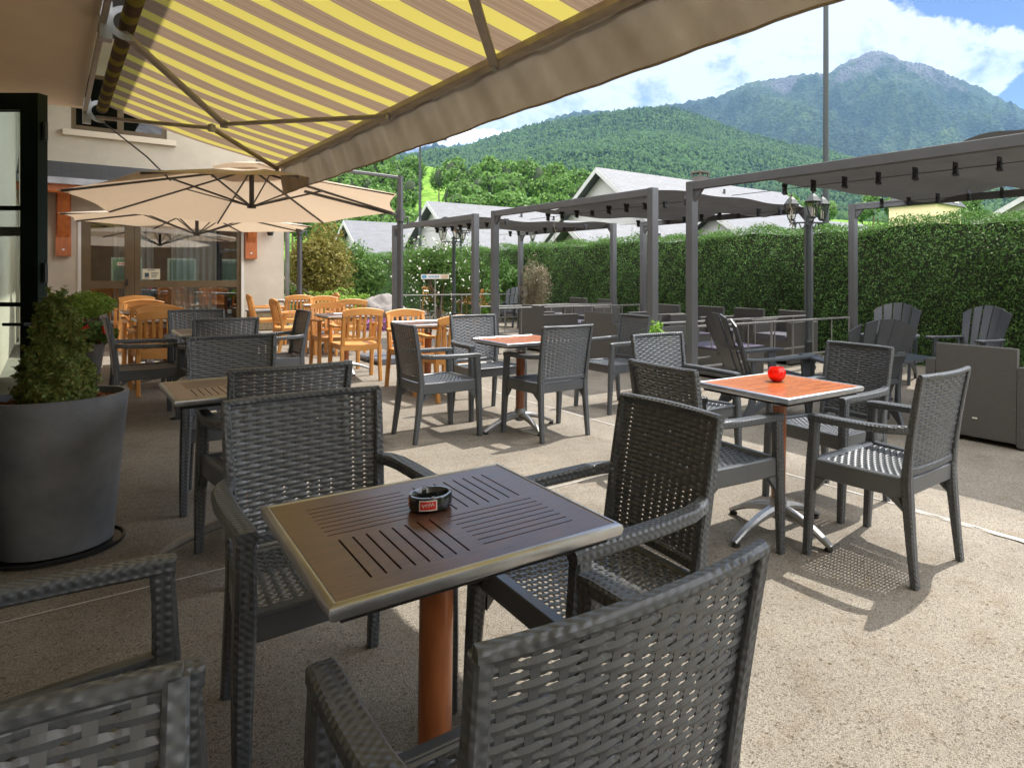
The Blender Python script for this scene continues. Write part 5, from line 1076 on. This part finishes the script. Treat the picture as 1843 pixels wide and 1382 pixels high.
relief('mountain', MP, 2600, 5200, 470, 't_mount', 1600, 460, 330, 44, jag=1., fr=.045, x0=500, x1=2500, power=.75)
HP = [(-900, 300), (300, 300), (620, 296), (700, 288), (780, 277), (840, 268), (880, 255), (920, 243), (960, 232), (1010, 221), (1060, 213), (1110, 205), (1160, 199), (1200, 196), (1240, 205), (1290, 224), (1340, 243), (1400, 262), (1470, 282), (1560, 305), (1700, 335), (1843, 350), (2900, 420)]
GR = relief('hill', HP, 500, 2300, 440, 't_mid', 500, 130, 60, 52, ridged=False, x0=-300, x1=2500, power=.75)
def woods(name, n, px0, px1, s0, s1, G_, hgt, seed, label, dens=None):
    # thousands of tree crowns standing on the hill, one object
    px, py, z = G_; nr, nx = px.shape; nr -= 1; r = np.random.default_rng(seed)
    xs = np.linspace(-300, 2500, nx); i = np.interp(r.uniform(px0, px1, n), xs, np.arange(nx)); s = (r.uniform(s0, s1, n))*(nr-1); i0 = i.astype(int).clip(0, nx-2); j0 = s.astype(int).clip(0, nr-2); fi = i-i0; fj = s-j0
    def L(A): return (A[j0, i0]*(1-fi)+A[j0, i0+1]*fi)*(1-fj)+(A[j0+1, i0]*(1-fi)+A[j0+1, i0+1]*fi)*fj
    c = np.stack([L(px), L(py), L(z)], 1)
    k = 5; a = np.arange(k)*2*math.pi/k; h = hgt*r.uniform(.6, 1.3, n); w = h*r.uniform(.30, .55, n); con = r.random(n) < .4; w[con] *= .6; h[con] *= 1.25
    rings = []
    for (rw, zz) in ((.75, .05), (1., .35), (.72, .72)):
        ph = r.uniform(0, 6, n); q = np.stack([np.cos(a[None]+ph[:, None]), np.sin(a[None]+ph[:, None])], -1)*(w[:, None, None]*rw*r.uniform(.75, 1.2, (n, k, 1)))
        zc = (zz*h)[:, None]+r.normal(size=(n, k))*h[:, None]*.05; rings.append(np.concatenate([q, zc[..., None]], -1))
    topv = np.stack([np.zeros(n), np.zeros(n), h], -1)[:, None]; V = np.concatenate(rings+[topv], 1)+c[:, None]; nv = 3*k+1
    f = []
    for b in range(2):
        for q in range(k): q2 = (q+1) % k; f += [(b*k+q, b*k+q2, (b+1)*k+q2), (b*k+q, (b+1)*k+q2, (b+1)*k+q)]
    for q in range(k): f.append((2*k+q, 2*k+(q+1) % k, 3*k))
    f = np.array(f); Fs = (f[None]+(np.arange(n)*nv)[:, None, None]).reshape(-1, 3)
    o = npmesh(name, V.reshape(-1, 3), Fs, 'leaf_crown', None, True); tag(o, label, 'forest', kind='stuff'); return o
M['leaf_crown'] = mat('distant crowns', (.040, .082, .022), .95, noise=.009, col2=(.014, .036, .014), island=[(.015, .040, .014), (.03, .07, .018), (.065, .12, .026), (.020, .052, .018), (.09, .15, .032)], spec=.1)
for _n in M['leaf_crown'].node_tree.nodes:
    if _n.type == 'MIX': _n.inputs[0].default_value = .38
woods('forest', 26000, 520, 1950, .02, .60, GR, 13, 61, 'mixed forest covering the lower hill behind the houses')
woods('forest', 34000, 700, 1750, .55, .995, GR, 15, 62, 'conifer forest along the upper hill and its ridge')
# near slope with meadow and individual big crowns
NP_ = [(-900, 330), (500, 330), (620, 322), (700, 312), (760, 300), (800, 305), (850, 318), (1000, 322), (1100, 335), (1300, 380), (1600, 400), (2900, 440)]
NG = relief('near_slope', NP_, 90, 260, 480, 't_near', 300, 60, 3, 71, ridged=False, x0=-300, x1=2500, power=.9)
def crown_tree(px, py_top, Y, hpx, wpx, m, seed, label):
    # py_top = where the crown tops out; hpx/wpx its size in the photo
    w = wpx/F*Y/2; h = hpx/F*Y; x = (px-CX)/F*Y; zt = CH-(py_top-CY)/F*Y; r = np.random.default_rng(seed); root = empty('broadleaf_tree', (x, Y, zt-h*1.25), 0, label, 'tree', 'broadleaf trees on the near slope')
    P_ = []; N_ = []
    for i in range(9):
        d = r.normal(size=3); d /= np.linalg.norm(d); o = np.array([d[0]*w*.55, d[1]*w*.55, h*.72+d[2]*h*.32]); p, q = shell(o, (w*.55, w*.55, h*.33), 170, r, .25, .2, 4.); P_.append(p); N_.append(q)
    p = np.concatenate(P_); q = np.concatenate(N_); foliage('crown', p, q, w*.23, m, root, seed, .75, .5)
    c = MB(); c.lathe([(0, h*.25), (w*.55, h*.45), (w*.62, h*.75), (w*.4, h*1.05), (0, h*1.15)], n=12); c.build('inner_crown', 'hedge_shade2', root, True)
    t = MB(); t.tube([(0, 0, -h*.6), (0, 0, h*.4)], [w*.10, w*.06], 8)
    for a in (0, 2.1, 4.2): t.tube([(0, 0, h*.2), (math.cos(a)*w*.4, math.sin(a)*w*.4, h*.6)], [w*.05, w*.02], 6)
    t.build('trunk', 'bark', root); return root
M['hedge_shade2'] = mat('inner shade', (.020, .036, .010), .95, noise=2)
TR = []; rt = random.Random(12)
for px in range(440, 1130, 21):
    if 750 < px < 800: continue
    for row, (yb, Y) in enumerate(((285, 235), (312, 180), (345, 130), (380, 100))):
        if row == 3 and px > 760: continue
        x = px+rt.uniform(-9, 9)+row*7
        if 752 < x < 805 and row < 3: continue
        b = float(interp([(440, 8), (620, 2), (700, -4), (750, -4), (800, 0), (860, 8), (900, 2), (1000, 12), (1130, 26)], x))
        TR.append((x, yb+b+rt.uniform(-9, 9), Y+rt.uniform(-12, 12), rt.uniform(38, 52), rt.uniform(36, 54)))
for px in list(range(1250, 1500, 34)) + list(range(1555, 1760, 24)): TR.append((px+rt.uniform(-8, 8), 352+rt.uniform(-8, 10), 150, 34, 40))
for q in ((748, 282, 200, 46, 40), (790, 300, 190, 40, 30), (812, 330, 150, 44, 40), (738, 318, 150, 50, 38)): TR.append(q)
ORD = ['first', 'second', 'third', 'fourth', 'fifth', 'sixth', 'seventh', 'eighth', 'ninth', 'tenth', 'eleventh', 'twelfth', 'thirteenth', 'fourteenth', 'fifteenth', 'sixteenth', 'seventeenth', 'eighteenth', 'nineteenth', 'twentieth']+['twenty-'+k for k in ('first', 'second', 'third', 'fourth', 'fifth', 'sixth', 'seventh', 'eighth', 'ninth')]
def rowof(Y): return 'uppermost' if Y > 210 else ('middle' if Y > 155 else ('lower' if Y > 115 else 'lowest'))
def zone(x): return 'left of the thin pole' if x < 756 else ('between thin pole and tall gable' if x < 1090 else 'above the roofs at right')
TR.sort(); cnt = {}
for i, (px, py, Y, h, w) in enumerate(TR):
    k = (rowof(Y), zone(px)); n = cnt.get(k, 0); cnt[k] = n+1
    crown_tree(px, py, Y, h, w, 'leaf_forest', 100+i, 'rounded tree, '+ORD[n]+' from left in the '+k[0]+' row, '+k[1])
# ---------------------------------------------------------------- haze
m = MB(); m.box(-11000, 11000, -60, 13500, -8, 3200); hz = m.build('haze', mat('air', (1, 1, 1)), None); tag(hz, kind='stuff', label='thin blue air between here and the mountains', cat='haze')
t = hz.data.materials[0].node_tree; t.nodes.clear(); ou = t.nodes.new('ShaderNodeOutputMaterial'); vp = t.nodes.new('ShaderNodeVolumePrincipled'); vp.inputs['Color'].default_value = (.36, .60, 1, 1); vp.inputs['Density'].default_value = .00005; vp.inputs['Anisotropy'].default_value = .2
t.links.new(vp.outputs[0], ou.inputs['Volume'])
